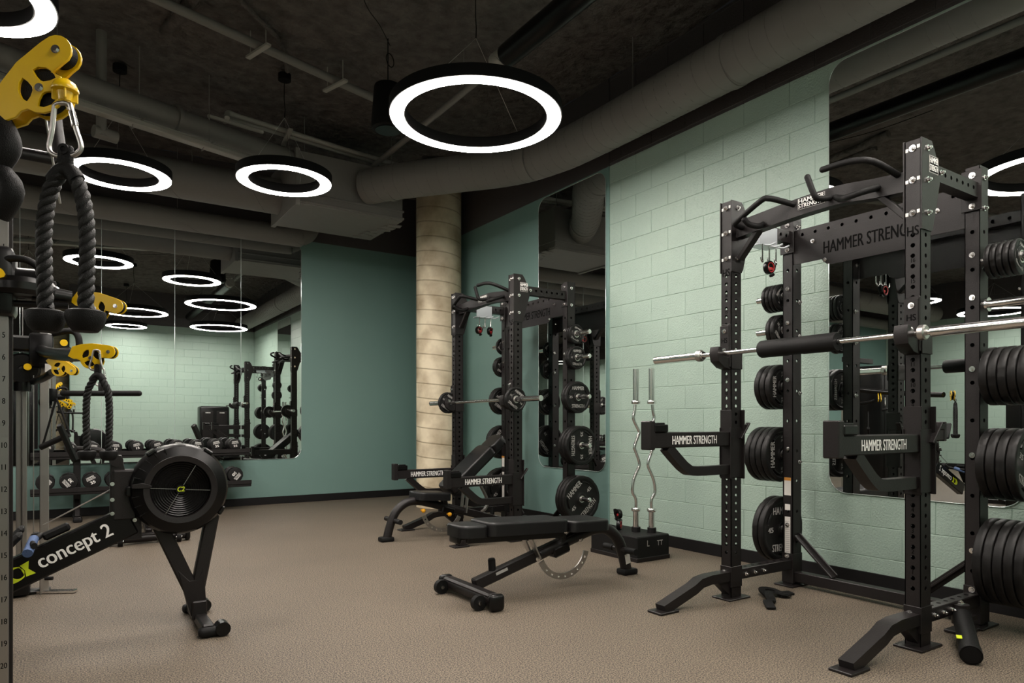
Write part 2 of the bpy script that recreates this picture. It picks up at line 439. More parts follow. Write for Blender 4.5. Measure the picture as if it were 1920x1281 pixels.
for (R, x, y, lb) in [
    (RL, 2.66, 4.52, 'large ring light hanging in front of the round duct, biggest in view'),
    (RS, 1.81, 6.72, 'small ring light hanging before the rectangular duct box'),
    (RS, .47, 7.41, 'small ring light hanging behind the black triceps rope'),
    (RS, -.45, 4.73, 'small ring light cut off at the top left corner'),
    (RL, 1.30, 2.52, 'large ring light seen only in the mirrors, nearest the near rack'),
    (RL, 3.27, .95, 'large ring light near the rear wall corner, seen in the back mirror'),
    (RS, 1.34, 0.05, 'small ring light over the camera spot, seen in the back mirror'),
    (RS, -4.75, 6.7, 'small ring light over the far open floor, seen in the right mirrors'),
    (RS, -4.6, 4.4, 'small ring light in the middle of the left area, seen in the right mirrors'),
    (RL, -7.4, 6.4, 'added large ring light brightening the left wall, far left corner of the room'),  # not a known fixture; added to brighten the left wall
    (RL, -7.3, 3.2, 'added large ring light brightening the middle of the left block wall'),  # added because the left wall needs light here
    (RS, -6.2, .4, 'added small ring light brightening the left block wall, between two large ones'),  # extra ring, added for light on the left wall
    (RL, -7.2, -2.0, 'added large ring light by the left block wall, closest to the front'),  # extra ring added as fill light at the front of the left area
    (RL, -3.6, -3.6, 'added large ring light in the space behind the rear wall opening'),  # added for light and reflections beyond the rear opening
]: ring_light(R, x, y, lb)

# ================================================================ CEILING SERVICES
def hanger(root, p, top=ZC-.02, r=.004):
    b = B(); b.cyl((p[0], p[1], p[2]), (p[0], p[1], top), r, n=6); b.done('hanger_rod', M['pipe'], root)
def spiral_duct(pts, r, name, label, seam=.13, sub=10, m='duct'):
    root = thing(name, label, 'duct')
    b = B(); b.tube(pts, r, n=40, sub=sub); b.done('duct_body', M[m], root, smooth=60)
    # raised spiral seam following the duct
    P = []; N = len(pts); vs = [Vector(p) for p in pts]
    for i in range(N-1):
        p0, p1, p2, p3 = vs[max(i-1, 0)], vs[i], vs[i+1], vs[min(i+2, N-1)]
        m_ = max(2, int((p2-p1).length/.0065))
        for k in range(m_):
            u = k/m_; P.append(.5*((2*p1)+(-p0+p2)*u+(2*p0-5*p1+4*p2-p3)*u*u+(-p0+3*p1-3*p2+p3)*u**3))
    L = 0; S_ = []; prev = P[0]
    for i, p in enumerate(P):
        L += (p-prev).length; prev = p
        d = (P[min(i+1, len(P)-1)]-P[max(i-1, 0)]).normalized(); h = Vector((0, 0, 1)).cross(d).normalized(); v = d.cross(h)
        a = 2*PI*L/seam; S_.append(p+h*math.cos(a)*r+v*math.sin(a)*r)
    b = B(); b.tube(S_, .0035, n=4); b.done('spiral_seam', M[m], root, smooth=60)
    return root
d1 = spiral_duct([(4.18, -.85, 3.80), (4.18, 1.5, 3.80), (4.18, 3.6, 3.80), (4.18, 4.95, 3.80), (4.13, 5.5, 3.80), (3.96, 6.01, 3.80), (3.53, 6.58, 3.80), (3.16, 7.06, 3.80), (2.93, 7.44, 3.80)], .193,
                 'spiral_duct', 'grey round spiral duct running along the right wall and bending to the duct box')
for (p, q) in [((4.18, 3.3, 3.8), (4.18, 3.37, 3.8)), ((3.13, 7.12, 3.8), (3.10, 7.17, 3.8)), ((4.06, 5.74, 3.8), (4.03, 5.82, 3.8))]:
    b = B(); b.cyl(p, q, .200, n=40); b.done('duct_collar', M['duct'], d1)
for y in (0.3, 2.2, 4.4): hanger(d1, (4.18, y, 3.98))
d2 = thing('duct_box', 'large grey rectangular duct box hanging before the back wall', 'duct')
b = B(); b.span((2.14, 7.45, 3.48), (3.38, 8.45, 4.06), .006)
for z in (3.50, 3.585): b.span((2.125, 7.435, z), (3.395, 8.465, z+.022), .004)
b.span((2.12, 7.43, 3.46), (2.17, 8.47, 4.08), .004)
b.done('duct_body', M['duct'], d2)
for i in range(7):
    b = B(); b.box((3.37-.03*i+random.uniform(-.02, .02), 7.66+.115*i, 3.475), (.16, .1, .01), .003, Matrix.Rotation(random.uniform(-.5, .5), 4, 'Z')); b.done('insulation_flap', M['duct'], d2)
for p in ((2.25, 7.55, 4.05), (3.28, 7.55, 4.05), (2.25, 8.3, 4.05)): hanger(d2, p)
d3 = spiral_duct([(-8.6, 8.13, 3.73), (-4, 8.13, 3.73), (-1, 8.13, 3.73), (2.12, 8.13, 3.73)], .2, 'round_duct', 'grey round duct feeding the left side of the duct box', seam=.9)
for x in (-3, -.6, 1.2): hanger(d3, (x, 8.13, 3.92))
d4 = spiral_duct([(-8.6, 9.25, 3.60), (-3, 9.25, 3.60), (0, 9.25, 3.60), (2.4, 9.25, 3.60), (2.68, 9.26, 3.62), (2.82, 9.28, 3.72), (2.86, 9.29, 3.98), (2.86, 9.29, 4.5)], .13, 'round_duct', 'grey round duct along the top of the back wall mirror', seam=1.3)
for x in (-3, -.6, 1.2): hanger(d4, (x, 9.25, 3.72))
def pipe(name, label, pts, r, m='pipe', cat='pipe', hang=(), sub=0, couplings=()):
    root = thing(name, label, cat); b = B(); b.tube(pts, r, n=20, sub=sub); b.done('pipe_run', M[m], root, smooth=50)
    for p in hang: hanger(root, p)
    for (p, q) in couplings:
        b = B(); b.cyl(p, q, r*1.25, n=20); b.done('coupling', M[m], root)
    return root
pipe('ceiling_pipe', 'thick grey pipe crossing the ceiling above the two small ring lights', [(-6.4, 4.6, 3.98), (-1.2, 6.41, 3.98), (.11, 6.88, 3.98), (2.61, 7.75, 3.98), (3.2, 7.96, 3.98)], .105,
     hang=((.6, 7.05, 4.07), (-.6, 6.62, 4.07)), couplings=(((.9, 7.15, 3.98), (.93, 7.16, 3.98)), ((-.1, 6.8, 3.98), (-.06, 6.815, 3.98))))
r_ = thing('cable_channel', 'slim pale ceiling channel ending behind the small ring light', 'cable tray')
b = B()
b.bar((-3.4, 5.68, 3.78), (1.72, 7.32, 3.78), .10, .05, .006); b.bar((-3.4, 5.68, 3.812), (1.72, 7.32, 3.812), .06, .03, .004)
b.done('channel', M['pipe_light'], r_)
for k in (.55, .66, .78, .9):
    p = V(-3.4, 5.68, 3.80).lerp(V(1.72, 7.32, 3.80), k); hanger(r_, p)
    q = B(); q.bar(p-V(.06, -.02, .045), p+V(.06, .02, .045), .12, .012, .002); q.done('hanger_clip', M['pipe'], r_)
pp = pipe('ceiling_pipe', 'slim grey pipe running diagonally under the sprayed ceiling to the speaker', [(-3.2, 4.7, 4.33), (.674, 5.85, 4.33), (2.6, 6.42, 4.33), (2.75, 6.465, 4.33)], .038)
for k in (.28, .62, .86):
    p = V(.674-1.2, 5.85-.356, 4.33).lerp(V(2.6, 6.42, 4.33), k)
    q = B(); q.bar(p+V(-.05, .16, -.05), p+V(.05, -.16, -.05), .045, .022, .002); q.cyl(p+V(.04, -.1, -.05), p+V(.04, -.1, .16), .005, n=6); q.cyl(p+V(-.04, .1, -.05), p+V(-.04, .1, .16), .005, n=6)
    q.done('strut_bracket', M['pipe_light'], pp)
pipe('ceiling_pipe', 'grey pipe dropping straight down from the ceiling at the left', [(.30, 6.95, 4.52), (.30, 6.95, 3.6)], .042, couplings=(((.30, 6.95, 3.6), (.30, 6.95, 3.66)), ((.24, 6.93, 3.63), (.42, 6.99, 3.63))))
pipe('ceiling_pipe', 'long slim sprinkler pipe running parallel to the right wall above the big ring light', [(3.05, -.8, 4.1), (3.05, 3, 4.1), (3.05, 7.9, 4.1)], .03, hang=((3.05, 5.4, 4.12), (3.05, 2.6, 4.12)),
     couplings=(((3.05, 4.0, 4.1), (3.05, 4.08, 4.1)),))
r_ = thing('conduit', 'pair of thin conduits with bent ends under the ceiling', 'pipe')
for o in (0, .1):
    b = B(); b.tube([(1.38, 7.30-o, 4.12), (1.40, 7.36-o, 4.2), (1.5, 7.43-o, 4.22), (1.62, 7.45-o, 4.22), (3.03, 7.65-o, 4.2), (4.3, 7.8-o, 4.2)], .026, n=12, sub=5); b.done('conduit_run', M['pipe_light'], r_)
b = B(); b.bar((2.0, 7.2, 4.16), (2.05, 7.66, 4.16), .05, .02); b.bar((1.2, 7.2, 4.1), (1.75, 7.3, 4.1), .03, .03); b.done('strut_bracket', M['pipe_light'], r_)
r_ = thing('black_pipe', 'black insulated pipe with a pale bare end, above the big ring light', 'pipe')
b = B(); b.cyl((2.84, -.8, 3.9), (2.84, 4.36, 3.9), .086, n=40); b.done('insulation', M['gloss'], r_)
b = B(); b.cyl((2.84, 4.34, 3.9), (2.84, 4.50, 3.9), .081, n=40); b.done('bare_end', M['pipe_light'], r_)
for y in (1.2, 3.2): hanger(r_, (2.84, y, 3.98))
# sprayed-over cable bundles on the ceiling
for i, (pts, r, lb) in enumerate([
    ([(1.0, 4.2, 4.46), (.95, 4.8, 4.42), (.9, 5.5, 4.42), (.8, 6.2, 4.44), (.75, 6.6, 4.5)], .045, 'thick sprayed-over cable bundle lumped on the ceiling, upper left'),
    ([(.7, 4.5, 4.46), (.74, 5.2, 4.43), (.76, 5.9, 4.44), (.8, 6.3, 4.48)], .03, 'thinner sprayed-over cable beside the thick bundle'),
    ([(.95, 5.3, 4.44), (1.2, 5.7, 4.45), (1.6, 6.1, 4.44), (1.8, 6.6, 4.45)], .022, 'sprayed-over cable curving to the small ring light canopy')]):
    P = [Vector(p)+V(random.uniform(-.01, .01), 0, 0) for p in pts]
    o = B().tube(P, r, n=10, sub=8).done('ceiling_cable', M['concrete_dark'], smooth=60); tag(o, lb, 'cable', 'sprayed-over cables')
o = B().tube([(1.25, 3.6, 4.44), (1.5, 4.2, 4.34), (1.9, 4.9, 4.30), (2.2, 5.3, 4.38), (2.42, 5.6, 4.42)], .004, n=6, sub=8).done('hanging_wire', M['dark']); tag(o, 'thin loose wire sagging under the ceiling towards the speaker', 'wire')
# pendant loudspeakers
def speaker(x, y, z, lb):
    r = thing('pendant_speaker', lb, 'speaker', (x, y, z), 0, 'pendant loudspeakers')
    b = B(); b.lathe([(0, .2), (.09, .2), (.115, .185), (.12, .17), (.145, -.16), (.138, -.19), (.12, -.2), (0, -.2)], n=40, axis='Z'); b.done('speaker_body', M['dark'], r)
    b = B(); b.lathe([(0, -.198), (.11, -.199), (.11, -.206), (0, -.206)], n=32, axis='Z'); b.done('grille', M['gloss'], r)
    b = B(); b.cyl((0, 0, .19), (0, 0, ZC-z), .005, n=6); b.sph((0, 0, .21), .014); b.done('suspension_cable', M['dark'], r)
    b = B(); b.tube([(.02+.035*math.cos(a), .02*math.sin(a), .42+.07*math.sin(a)) for a in [k*.5 for k in range(26)]], .004, n=6); b.done('coiled_slack', M['dark'], r)
speaker(2.40, 5.6, 3.87, 'black pendant speaker hanging left of the big ring light')

# ================================================================ SQUAT RACKS
def upright(b, x, y, h, wx=.095, wy=.075, z0=.0, holes=True, z1=None):
    """steel tube with real holes through all faces"""
    zs = [.2904+.0508*k for k in range(35)] if holes == 1 else [.3+.2032*k for k in range(11)]
    r = .0115
    for (wid, ang) in ((wy, 'x'), (wx, 'y')):
        loops = [[(-wid/2, z0), (wid/2, z0), (wid/2, h), (-wid/2, h)]] + [circ(0, z, r, 8, PI/8) for z in zs if z < h-.3]
        pm = plate_mesh(loops, .004, key=('up', wid, h, z0, holes))
        for sgn in (-1, 1):
            if ang == 'x': b.mesh(pm, Matrix.Translation((x+sgn*(wx/2-.002), y, 0)) @ YZ)
            else: b.mesh(pm, Matrix.Translation((x, y+sgn*(wy/2-.002), 0)) @ XZ)
    b.box((x, y, h-.003), (wx-.002, wy-.002, .006), .001)
_bm = {}
def bolt(b, c, axis, r=.012, m='chrome'):
    if m not in _bm:
        q = B(); q.cyl((0, 0, 0), (0, 0, .004), 1.25, n=14); q.cyl((0, 0, .004), (0, 0, .014), .85, n=6); q.cyl((0, 0, .014), (0, 0, .02), .5, n=10)
        o = q.done('bolt', M[m]); _bm[m] = o.data; bpy.data.objects.remove(o)
    b.items.append((_bm[m], Matrix.Translation(c) @ Vector(axis).to_track_quat('Z', 'Y').to_matrix().to_4x4() @ Matrix.Diagonal((r, r, 1, 1))))
def piece(b, fn):
    """run fn on a fresh builder and keep the result as one item of b"""
    q = B(); fn(q); me = bpy.data.meshes.new('piece'); q.bm.to_mesh(me); q.bm.free(); b.items.append((me, Matrix.Identity(4)))
def spotter_arm(root, ys, z):
    # ys = y of the upright in rack space; arm reaches 0.66 m towards the room
    x0 = -.315
    a = B()
    a.span((x0-.72, ys-.034, z-.045), (x0+.06, ys+.034, z+.045), .005)                # beam
    a.span((x0-.745, ys-.038, z-.055), (x0-.70, ys+.038, z+.11), .005)                # end stop
    a.tube([(x0-.58, ys, z-.04), (x0-.50, ys, z-.11), (x0-.42, ys, z-.17), (x0-.34, ys, z-.19), (x0-.04, ys, z-.19)], .03, n=4, sub=4, sq=(.03, .028))   # lower brace
    a.span((x0-.052, ys-.044, z-.25), (x0-.046, ys+.044, z+.18), .002)
    a.span((x0+.049, ys-.06, z-.25), (x0+.057, ys+.05, z+.18), .002)
    for s in (-1, 1): a.span((x0-.06, ys+s*.041-.003, z-.24), (x0+.057, ys+s*.041+.003, z+.07), .002)
    a.bar((x0+.02, ys-.05, z+.0), (x0+.09, ys-.06, z+.1), .035, .012, .003)            # release lever
    arm = a.done('spotter_arm', M['metal'], root)
    t = B(); add_text(t, 'HAMMER STRENGTH', (x0-.37, ys-.0348, z-.004), (1, 0, 0), (0, 0, 1), .0415, .072, bold=.022); t.done('lettering', M['white'], arm, smooth=0)
    q = B(); q.box((x0-.655, ys-.006, z+.068), (.11, .075, .045), .006); q.box((x0-.655, ys-.006, z+.094), (.08, .05, .012), .004); q.done('arm_saddle', M['gloss'], arm)
    return arm
def j_hook(root, ys, z):
    x0 = -.315-.0475
    a = B()
    a.span((x0-.014, ys-.04, z-.07), (x0, ys+.03, z+.2), .004)
    a.span((x0-.02, ys-.034, z+.01), (x0-.012, ys+.034, z+.19), .003)
    poly = [(0, -.08), (-.055, -.07), (-.105, -.035), (-.118, .012), (-.108, .05), (-.085, .05), (-.075, -.0), (-.03, -.012), (0, -.01)]
    a.mesh(plate_mesh([poly], .06, .003), Matrix.Translation((x0, ys, z)) @ XZ)
    for s in (-1, 1): a.span((x0, ys+s*.042-.003, z-.08), (x0+.1, ys+s*.042+.003, z+.04), .002)
    h = a.done('bar_hook', M['metal'], root)
    t = B(); bolt(t, (x0-.02, ys-.002, z+.155), (-1, 0, 0), .012); bolt(t, (x0-.02, ys-.002, z+.035), (-1, 0, 0), .012); t.done('bolt', M['chrome'], h)
    t = B(); add_text(t, 'HS', (x0-.0206, ys-.002, z+.095), (0, -1, 0), (0, 0, 1), .04, .045, .02); t.done('lettering', M['dark_print'], h, smooth=0)
def make_rack(label, loc, hook_z, arm_z, decals=True):
    R = thing('squat_rack', label, 'squat rack', loc)
    xf, xr, yn, yf, H = -.315, .315, -.56, .56, 2.48
    for (x, y, hl) in ((xf, yn, 1), (xf, yf, 1), (xr, yn, 2), (xr, yf, 2)):
        b = B(); upright(b, x, y, H, z0=.012, holes=hl); b.box((x, y, .006), (.2, .14, .012), .003)
        if x < 0: b.box((x, y, .14), (.105, .085, .13), .002)
        else: b.box((x, y, .12), (.105, .085, .2), .002)
        u = b.done('upright', M['metal'], R)
        if x < 0:
            t = B()
            for n in range(1, 17): add_text(t, str(n), (x-.0482, y, 1.893-.1016*(16-n)-.0), (0, -1, 0), (0, 0, 1), .026, .03, .012)
            add_text(t, 'HS', (x-.0482, y, 2.035), (0, -1, 0), (0, 0, 1), .05, .066, .02)
            t.done('hole_numbers', M['dark_print'], u, smooth=0)
    # gusset plates on the front uprights
    for y in (yn, yf):
        for s in (-1, 1):
            g = [(-.052, 2.04), (.045, 2.04), (.058, 2.06), (.125, 2.29), (.112, 2.37), (.07, 2.45), (.045, 2.482), (-.052, 2.482)]
            b = B(); b.mesh(plate_mesh([g], .006, .0008, key='gus'), Matrix.Translation((xf, y+s*.041, 0)) @ XZ)
            gp = b.done('gusset_plate', M['metal'], R)
            if s < 0 or y == yf:
                t = B()
                for z in (2.44, 2.285, 2.125): bolt(t, (xf+.005, y+s*.0445, z), (0, s, 0))
                bolt(t, (xf+.135, y+s*.0445, 2.345), (0, s, 0), .011); t.done('bolt', M['chrome'], gp)
            if s < 0 and y == yn:
                t = B(); t.span((xf+.018, y-.0462, 2.325), (xf+.105, y-.0450, 2.41), .0004); pl = t.done('name_plate', M['grey_print'], gp, smooth=0)
                t = B(); t.span((xf+.0215, y-.0468, 2.329), (xf+.1015, y-.0461, 2.406)); t.done('plate_field', M['dark_print'], gp, smooth=0)
                t = B(); add_text(t, 'HAMMER', (xf+.0615, y-.0472, 2.386), (1, 0, 0), (0, 0, 1), .0215, .043, .02); add_text(t, 'STRENGTH', (xf+.0615, y-.0472, 2.349), (1, 0, 0), (0, 0, 1), .0165, .043, .02); t.done('lettering', M['white'], gp, smooth=0)
        t = B(); w_ = B()
        for z in (2.44, 2.285, 2.125):
            bolt(t, (xf-.048, y, z), (-1, 0, 0), .013)
            for s in (-1, 1): piece(w_, lambda q: q.box((xf-.0485, y+s*.027, z-.004*s), (.003, .014, .018), .001))
        t.done('bolt', M['chrome'], R); w_.done('slot_insert', M['white'], R)
        # side beams (top, bottom) and their bolts
        b = B(); hl = [circ(-.315+.0875+.062*k, 2.35, .0115, 8) for k in range(9)]
        pm = plate_mesh([[(xf+.04, 2.305), (xr-.04, 2.305), (xr-.04, 2.385), (xf+.04, 2.385)]]+hl, .004, key='sb')
        for s in (-1, 1): b.mesh(pm, Matrix.Translation((0, y+s*.03, 0)) @ XZ)
        for z in (2.307, 2.383): b.span((xf+.04, y-.03, z-.002), (xr-.04, y+.03, z+.002))
        b.span((xr-.06, y-.05, 2.24), (xr-.053, y+.05, 2.46), .002)
        sb = b.done('top_side_beam', M['metal'], R)
        t = B()
        for z in (2.43, 2.265): bolt(t, (xr-.06, y-.005, z), (-1, 0, 0), .013); bolt(t, (xr, y-.038, z-.01), (0, -1, 0), .012)
        t.done('bolt', M['chrome'], sb)
        b = B(); hl = [circ(-.18+.075*k, y, .012, 8) for k in range(6)]
        b.span((xf+.04, y-.034, .115), (xr-.04, y+.034, .182), .004)
        b.done('base_side_beam', M['metal'], R)
        t = B()
        for k in range(6): piece(t, lambda q: q.cyl((-.18+.075*k, y, .1815), (-.18+.075*k, y, .1828), .011, n=10))
        t.done('beam_hole', M['dark_print'], R)
        t = B(); bolt(t, (xf-.053, y+.012, .165), (-1, 0, 0), .014); bolt(t, (xr-.053, y+.0, .2), (-1, 0, 0), .013)
        for k in range(3): bolt(t, (xf+.1+.09*k, y-.034, .145), (0, -1, 0), .011)
        t.done('bolt', M['chrome'], R)
        # foot sweeping out to the floor
        b = B(); b.tube([(xf+.03, y, .145), (xf-.22, y, .145), (xf-.30, y, .135), (xf-.36, y, .105), (xf-.62, y, .02)], .03, n=4, sub=1, sq=(.036, .028))
        b.mesh(plate_mesh([[(-.05, .12), (-.16, .12), (-.05, .03)]], .05, .001), Matrix.Translation((xf, y, 0)) @ XZ)
        b.box((xf-.60, y, .007), (.15, .11, .014), .003)
        b.done('foot', M['metal'], R)
        # diagonal corner brace at the wall side
        s = 1 if y < 0 else -1
        b = B(); b.bar((xr, y+s*.03, .34), (xr, y+s*.3, .10), .05, .014, .003); b.bar((xr+.02, y+s*.03, .34), (xr+.02, y+s*.3, .10), .01, .05, .003); b.done('corner_brace', M['metal'], R)
        spotter_arm(R, y, arm_z); j_hook(R, y, hook_z)
    # rear members
    b = B(); b.span((xr-.034, yn+.03, .03), (xr+.034, yf-.03, .098), .004); b.done('base_rear_beam', M['metal'], R)
    b = B(); hl = [circ(yn+.1+.092*k, 2.352, .0115, 8) for k in range(11)]
    pm = plate_mesh([[(yn+.03, 2.318), (yf-.03, 2.318), (yf-.03, 2.388), (yn+.03, 2.388)]]+hl, .004, key='rb')
    for s in (-1, 1): b.mesh(pm, Matrix.Translation((xr+s*.032, 0, 0)) @ YZ)
    for z in (2.320, 2.386): b.span((xr-.032, yn+.03, z-.002), (xr+.032, yf-.03, z+.002))
    b.done('top_rear_beam', M['metal'], R)
    pl = [(yn+.04, 2.16), (yn+.04, 2.335), (yf-.04, 2.335), (yf-.04, 2.16), (yf-.24, 2.16), (yf-.275, 2.125), (yf-.31, 2.115), (yn+.31, 2.115), (yn+.275, 2.125), (yn+.24, 2.16)]
    b = B(); b.mesh(plate_mesh([pl], .005, .0006, key='np'), Matrix.Translation((xr-.038, 0, 0)) @ YZ); np_ = b.done('name_panel', M['metal'], R)
    t = B(); add_text(t, 'HAMMER STRENGTH', (xr-.0415, 0, 2.225), (0, -1, 0), (0, 0, 1), .066, .112, .025); o = t.done('cut_lettering', M['dark_print'], np_, smooth=0)
    t = B()
    for (y, z) in ((yf-.18, 2.29), (yf-.265, 2.15), (yn+.18, 2.29), (yn+.265, 2.15)): bolt(t, (xr-.041, y, z), (-1, 0, 0), .011)
    t.done('bolt', M['chrome'], np_)
    # pull-up beam with grips
    b = B(); xb = xf+.02
    b.tube([(xb, yn+.03, 2.30), (xb-.0, -.35, 2.312), (xb-.012, -.15, 2.33), (xb-.012, .1, 2.325), (xb, .35, 2.312), (xb, yf-.03, 2.30)], .04, n=4, sub=4, sq=(.032, .05))
    for s in (-1, 1): b.bar((xb, s*(yf-.05), 2.12), (xb, s*(yf-.2), 2.28), .05, .03, .003)
    pb = b.done('pull_up_beam', M['metal'], R)
    t = B(); t.box((xb-.046, -.005, 2.338), (.002, .165, .062), .0005); t.done('name_plate', M['grey_print'], pb)
    t = B(); t.box((xb-.0474, -.005, 2.338), (.001, .158, .056)); t.done('plate_field', M['dark_print'], pb, smooth=0)
    t = B(); add_text(t, 'HAMMER', (xb-.0484, -.005, 2.353), (0, -1, 0), (0, 0, 1), .039, .034, .03); add_text(t, 'STRENGTH', (xb-.0484, -.005, 2.325), (0, -1, 0), (0, 0, 1), .031, .034, .03); t.done('lettering', M['white'], pb, smooth=0)
    for s in (-1, 1):
        # wide loop grip, short peg grip, upright horn
        b = B()
        if s > 0:
            b.tube([(xb-.03, .47, 2.305), (xb-.13, .44, 2.30), (xb-.165, .39, 2.31), (xb-.185, .22, 2.375), (xb-.17, .18, 2.38), (xb-.12, .15, 2.37), (xb-.03, .10, 2.345)], .0165, n=12, sub=4)
            b.done('grip_handle', M['grip'], pb)
            b = B(); b.tube([(xb-.03, .32, 2.29), (xb-.09, .31, 2.265), (xb-.14, .335, 2.275), (xb-.17, .345, 2.30)], .0165, n=12, sub=3); b.sph((xb-.17, .345, 2.30), .0165); b.done('grip_handle', M['grip'], pb)
        else:
            b.tube([(xb-.03, -.12, 2.33), (xb-.12, -.10, 2.31), (xb-.15, -.09, 2.33), (xb-.165, -.06, 2.43)], .0165, n=12, sub=4); b.sph((xb-.165, -.06, 2.43), .0165); b.done('grip_handle', M['grip'], pb)
            b = B(); b.tube([(xb-.03, -.14, 2.325), (xb-.14, -.25, 2.27), (xb-.165, -.32, 2.262), (xb-.15, -.36, 2.27), (xb-.03, -.37, 2.31)], .0165, n=12, sub=4); b.done('grip_handle', M['grip'], pb)
            b = B(); b.tube([(xb-.20, -.17, 2.43), (xb-.20, -.32, 2.425), (xb-.17, -.42, 2.40), (xb-.03, -.47, 2.345)], .0165, n=12, sub=4); b.sph((xb-.20, -.17, 2.43), .0165); b.done('grip_handle', M['grip'], pb)
    # accessory hook bracket on the far side beam
    b = B(); b.span((-.10, yf-.046, 2.255), (.09, yf-.030, 2.375), .002); b.span((-.10, yf-.046, 2.245), (.09, yf+.04, 2.257), .002)
    hb = b.done('hook_bracket', M['zinc'], R)
    for x in (-.07, 0, .07):
        b = B(); b.tube([(x, yf-.05, 2.25), (x, yf-.05, 2.16), (x-.003, yf-.055, 2.14), (x-.016, yf-.06, 2.13), (x-.03, yf-.06, 2.145), (x-.033, yf-.06, 2.165)], .0045, n=8, sub=3); b.done('hook', M['chrome'], hb)
        b = B(); b.tube([(x+.02, yf-.046, 2.25), (x+.04, yf-.075, 2.243), (x+.08, yf-.09, 2.262)], .006, n=8, sub=3, sq=None); b.done('hook_arm', M['zinc'], hb)
    # plate pegs
    for (y, s) in ((yf, 1), (yn, -1)):
        for z in (.37, .885, 1.35, 1.735, 1.965):
            b = B(); pl_ = .27 if s > 0 else .315; b.cyl((xr, y+s*.036, z), (xr, y+s*pl_, z), .0225, n=20); b.cyl((xr, y+s*.05, z), (xr, y+s*.062, z), .038, n=20); b.sph((xr, y+s*pl_, z), .0225, (1, .35, 1)); b.done('plate_peg', M['chrome'] , R)
            t = B(); bolt(t, (xr-.048, y-.0, z+.04), (-1, 0, 0), .012); bolt(t, (xr+.02, y-s*.04, z-.05), (0, -s, 0), .012); t.done('bolt', M['chrome'], R)
    if decals:
        x = xr-.0495
        b = B(); b.box((x, yf, .67), (.001, .05, .12)); d = b.done('warning_label', M['label_white'], R, smooth=0)
        b = B(); b.box((x-.0008, yf, .72), (.001, .05, .02)); b.done('label_header', M['label_orange'], d, smooth=0)
        b = B(); b.box((x, yf, .53), (.001, .04, .04)); b.done('label', M['label_white'], R, smooth=0)
        b = B(); b.box((x, yf, .33), (.001, .042, .27)); d = b.done('warning_label', M['label_white'], R, smooth=0)
        b = B()
        for k in range(16): b.box((x-.0008, yf, .23+.0135*k), (.0006, .032, .003))
        b.done('label_text', M['grey_print'], d, smooth=0)
    return R
make_rack('black half rack nearest the camera with a foam-padded barbell', (3.835, 2.26, 0), 1.515, 1.0)
make_rack('black half rack farther back beside the concrete column', (3.865, 5.86, 0), 1.30, .575)
RK = [(3.835, 2.26), (3.865, 5.86)]

# ================================================================ WEIGHT PLATES
SPEC = {'45': (.225, .045), '35': (.19, .045), '25': (.155, .042), '10': (.113, .034), '5': (.095, .028)}
def make_plate(kind):
    r, t = SPEC[kind]
    o = thing('weight_plate', '', 'weight plate')
    h = t/2; b = B(); f = .35*t
    prof = [(.026, -h), (.05, -h), (.055, -h+.004), (r*.36, -h+f*.55), (r*.80, -h+f*.55), (r*.84, -h+.003), (r*.86, -h), (r-.01, -h), (r-.003, -h+.003), (r, -h+.008),
            (r, h-.008), (r-.003, h-.003), (r-.01, h), (r*.86, h), (r*.84, h-.003), (r*.8, h-f*.55), (r*.36, h-f*.55), (.055, h-.004), (.05, h), (.026, h)]
    b.lathe(prof, n=60, axis='Y', closed=True, notch=(r-.004, 10, .004)); b.done('disc', M['rubber'], o)
    b = B(); b.lathe([(.0255, -h-.001), (.034, -h-.001), (.034, h+.001), (.0255, h+.001)], n=24, closed=True); b.done('steel_bushing', M['steel'], o)
    if r > .1:
        b = B()
        for k in range(3):
            a = PI/6+2*PI*k/3
            pts = [(.73*r*math.cos(a+u), -h+f*.55-.001, .73*r*math.sin(a+u)) for u in (-.28, -.14, 0, .14, .28)]
            piece(b, lambda q: q.tube(pts, .0085 if r > .15 else .006, n=8))
        b.done('grip_rim', M['plate_face'], o)
    y = -h+f*.55-.0018; s = r/.225
    X, Zv = (1, 0, 0), (0, 0, 1)
    for st, px, pz, sx, sy in (('HAMMER', 0, .56*r, .052*s, .075*s), ('STRENGTH', 0, -.56*r, .045*s, .07*s), (kind, -.57*r, 0, .06*s, .05*s), (kind, .57*r, 0, .06*s, .05*s)):
        b = B(); add_text(b, st, (px, y, pz), X, Zv, sx, sy, .025); b.done('weight_number' if st == kind else 'brand_lettering', M['grey_print'], o, smooth=0)
    return o
protos = {k: make_plate(k) for k in SPEC}; used_p = set()
ORD = ['innermost', 'second', 'third', 'fourth', 'fifth', 'sixth']
def put_plate(kind, x, y, z, label, group, roll=0):
    if kind not in used_p: o = protos[kind]; used_p.add(kind)
    else: o = dup(protos[kind])
    o.location = (x, y, z); o.rotation_euler = (0, roll, 0); o['label'] = label; o['group'] = group
    return o
PEGN = {.37: 'bottom', .885: 'second lowest', 1.35: 'middle', 1.735: 'second highest', 1.965: 'top'}
STACKS = {
 (0, 1): [('45', .37, 2), ('35', .885, 4), ('25', 1.35, 3), ('10', 1.735, 2), ('5', 1.965, 4)],
 (0, -1): [('45', .37, 5), ('35', .885, 4), ('25', 1.35, 5), ('5', 1.965, 5)],
 (1, 1): [('45', .37, 2), ('35', .885, 2), ('25', 1.35, 2), ('10', 1.735, 2), ('5', 1.965, 1)],
 (1, -1): [('45', .37, 3), ('35', .885, 3), ('25', 1.35, 2), ('10', 1.735, 2), ('5', 1.965, 2)]}
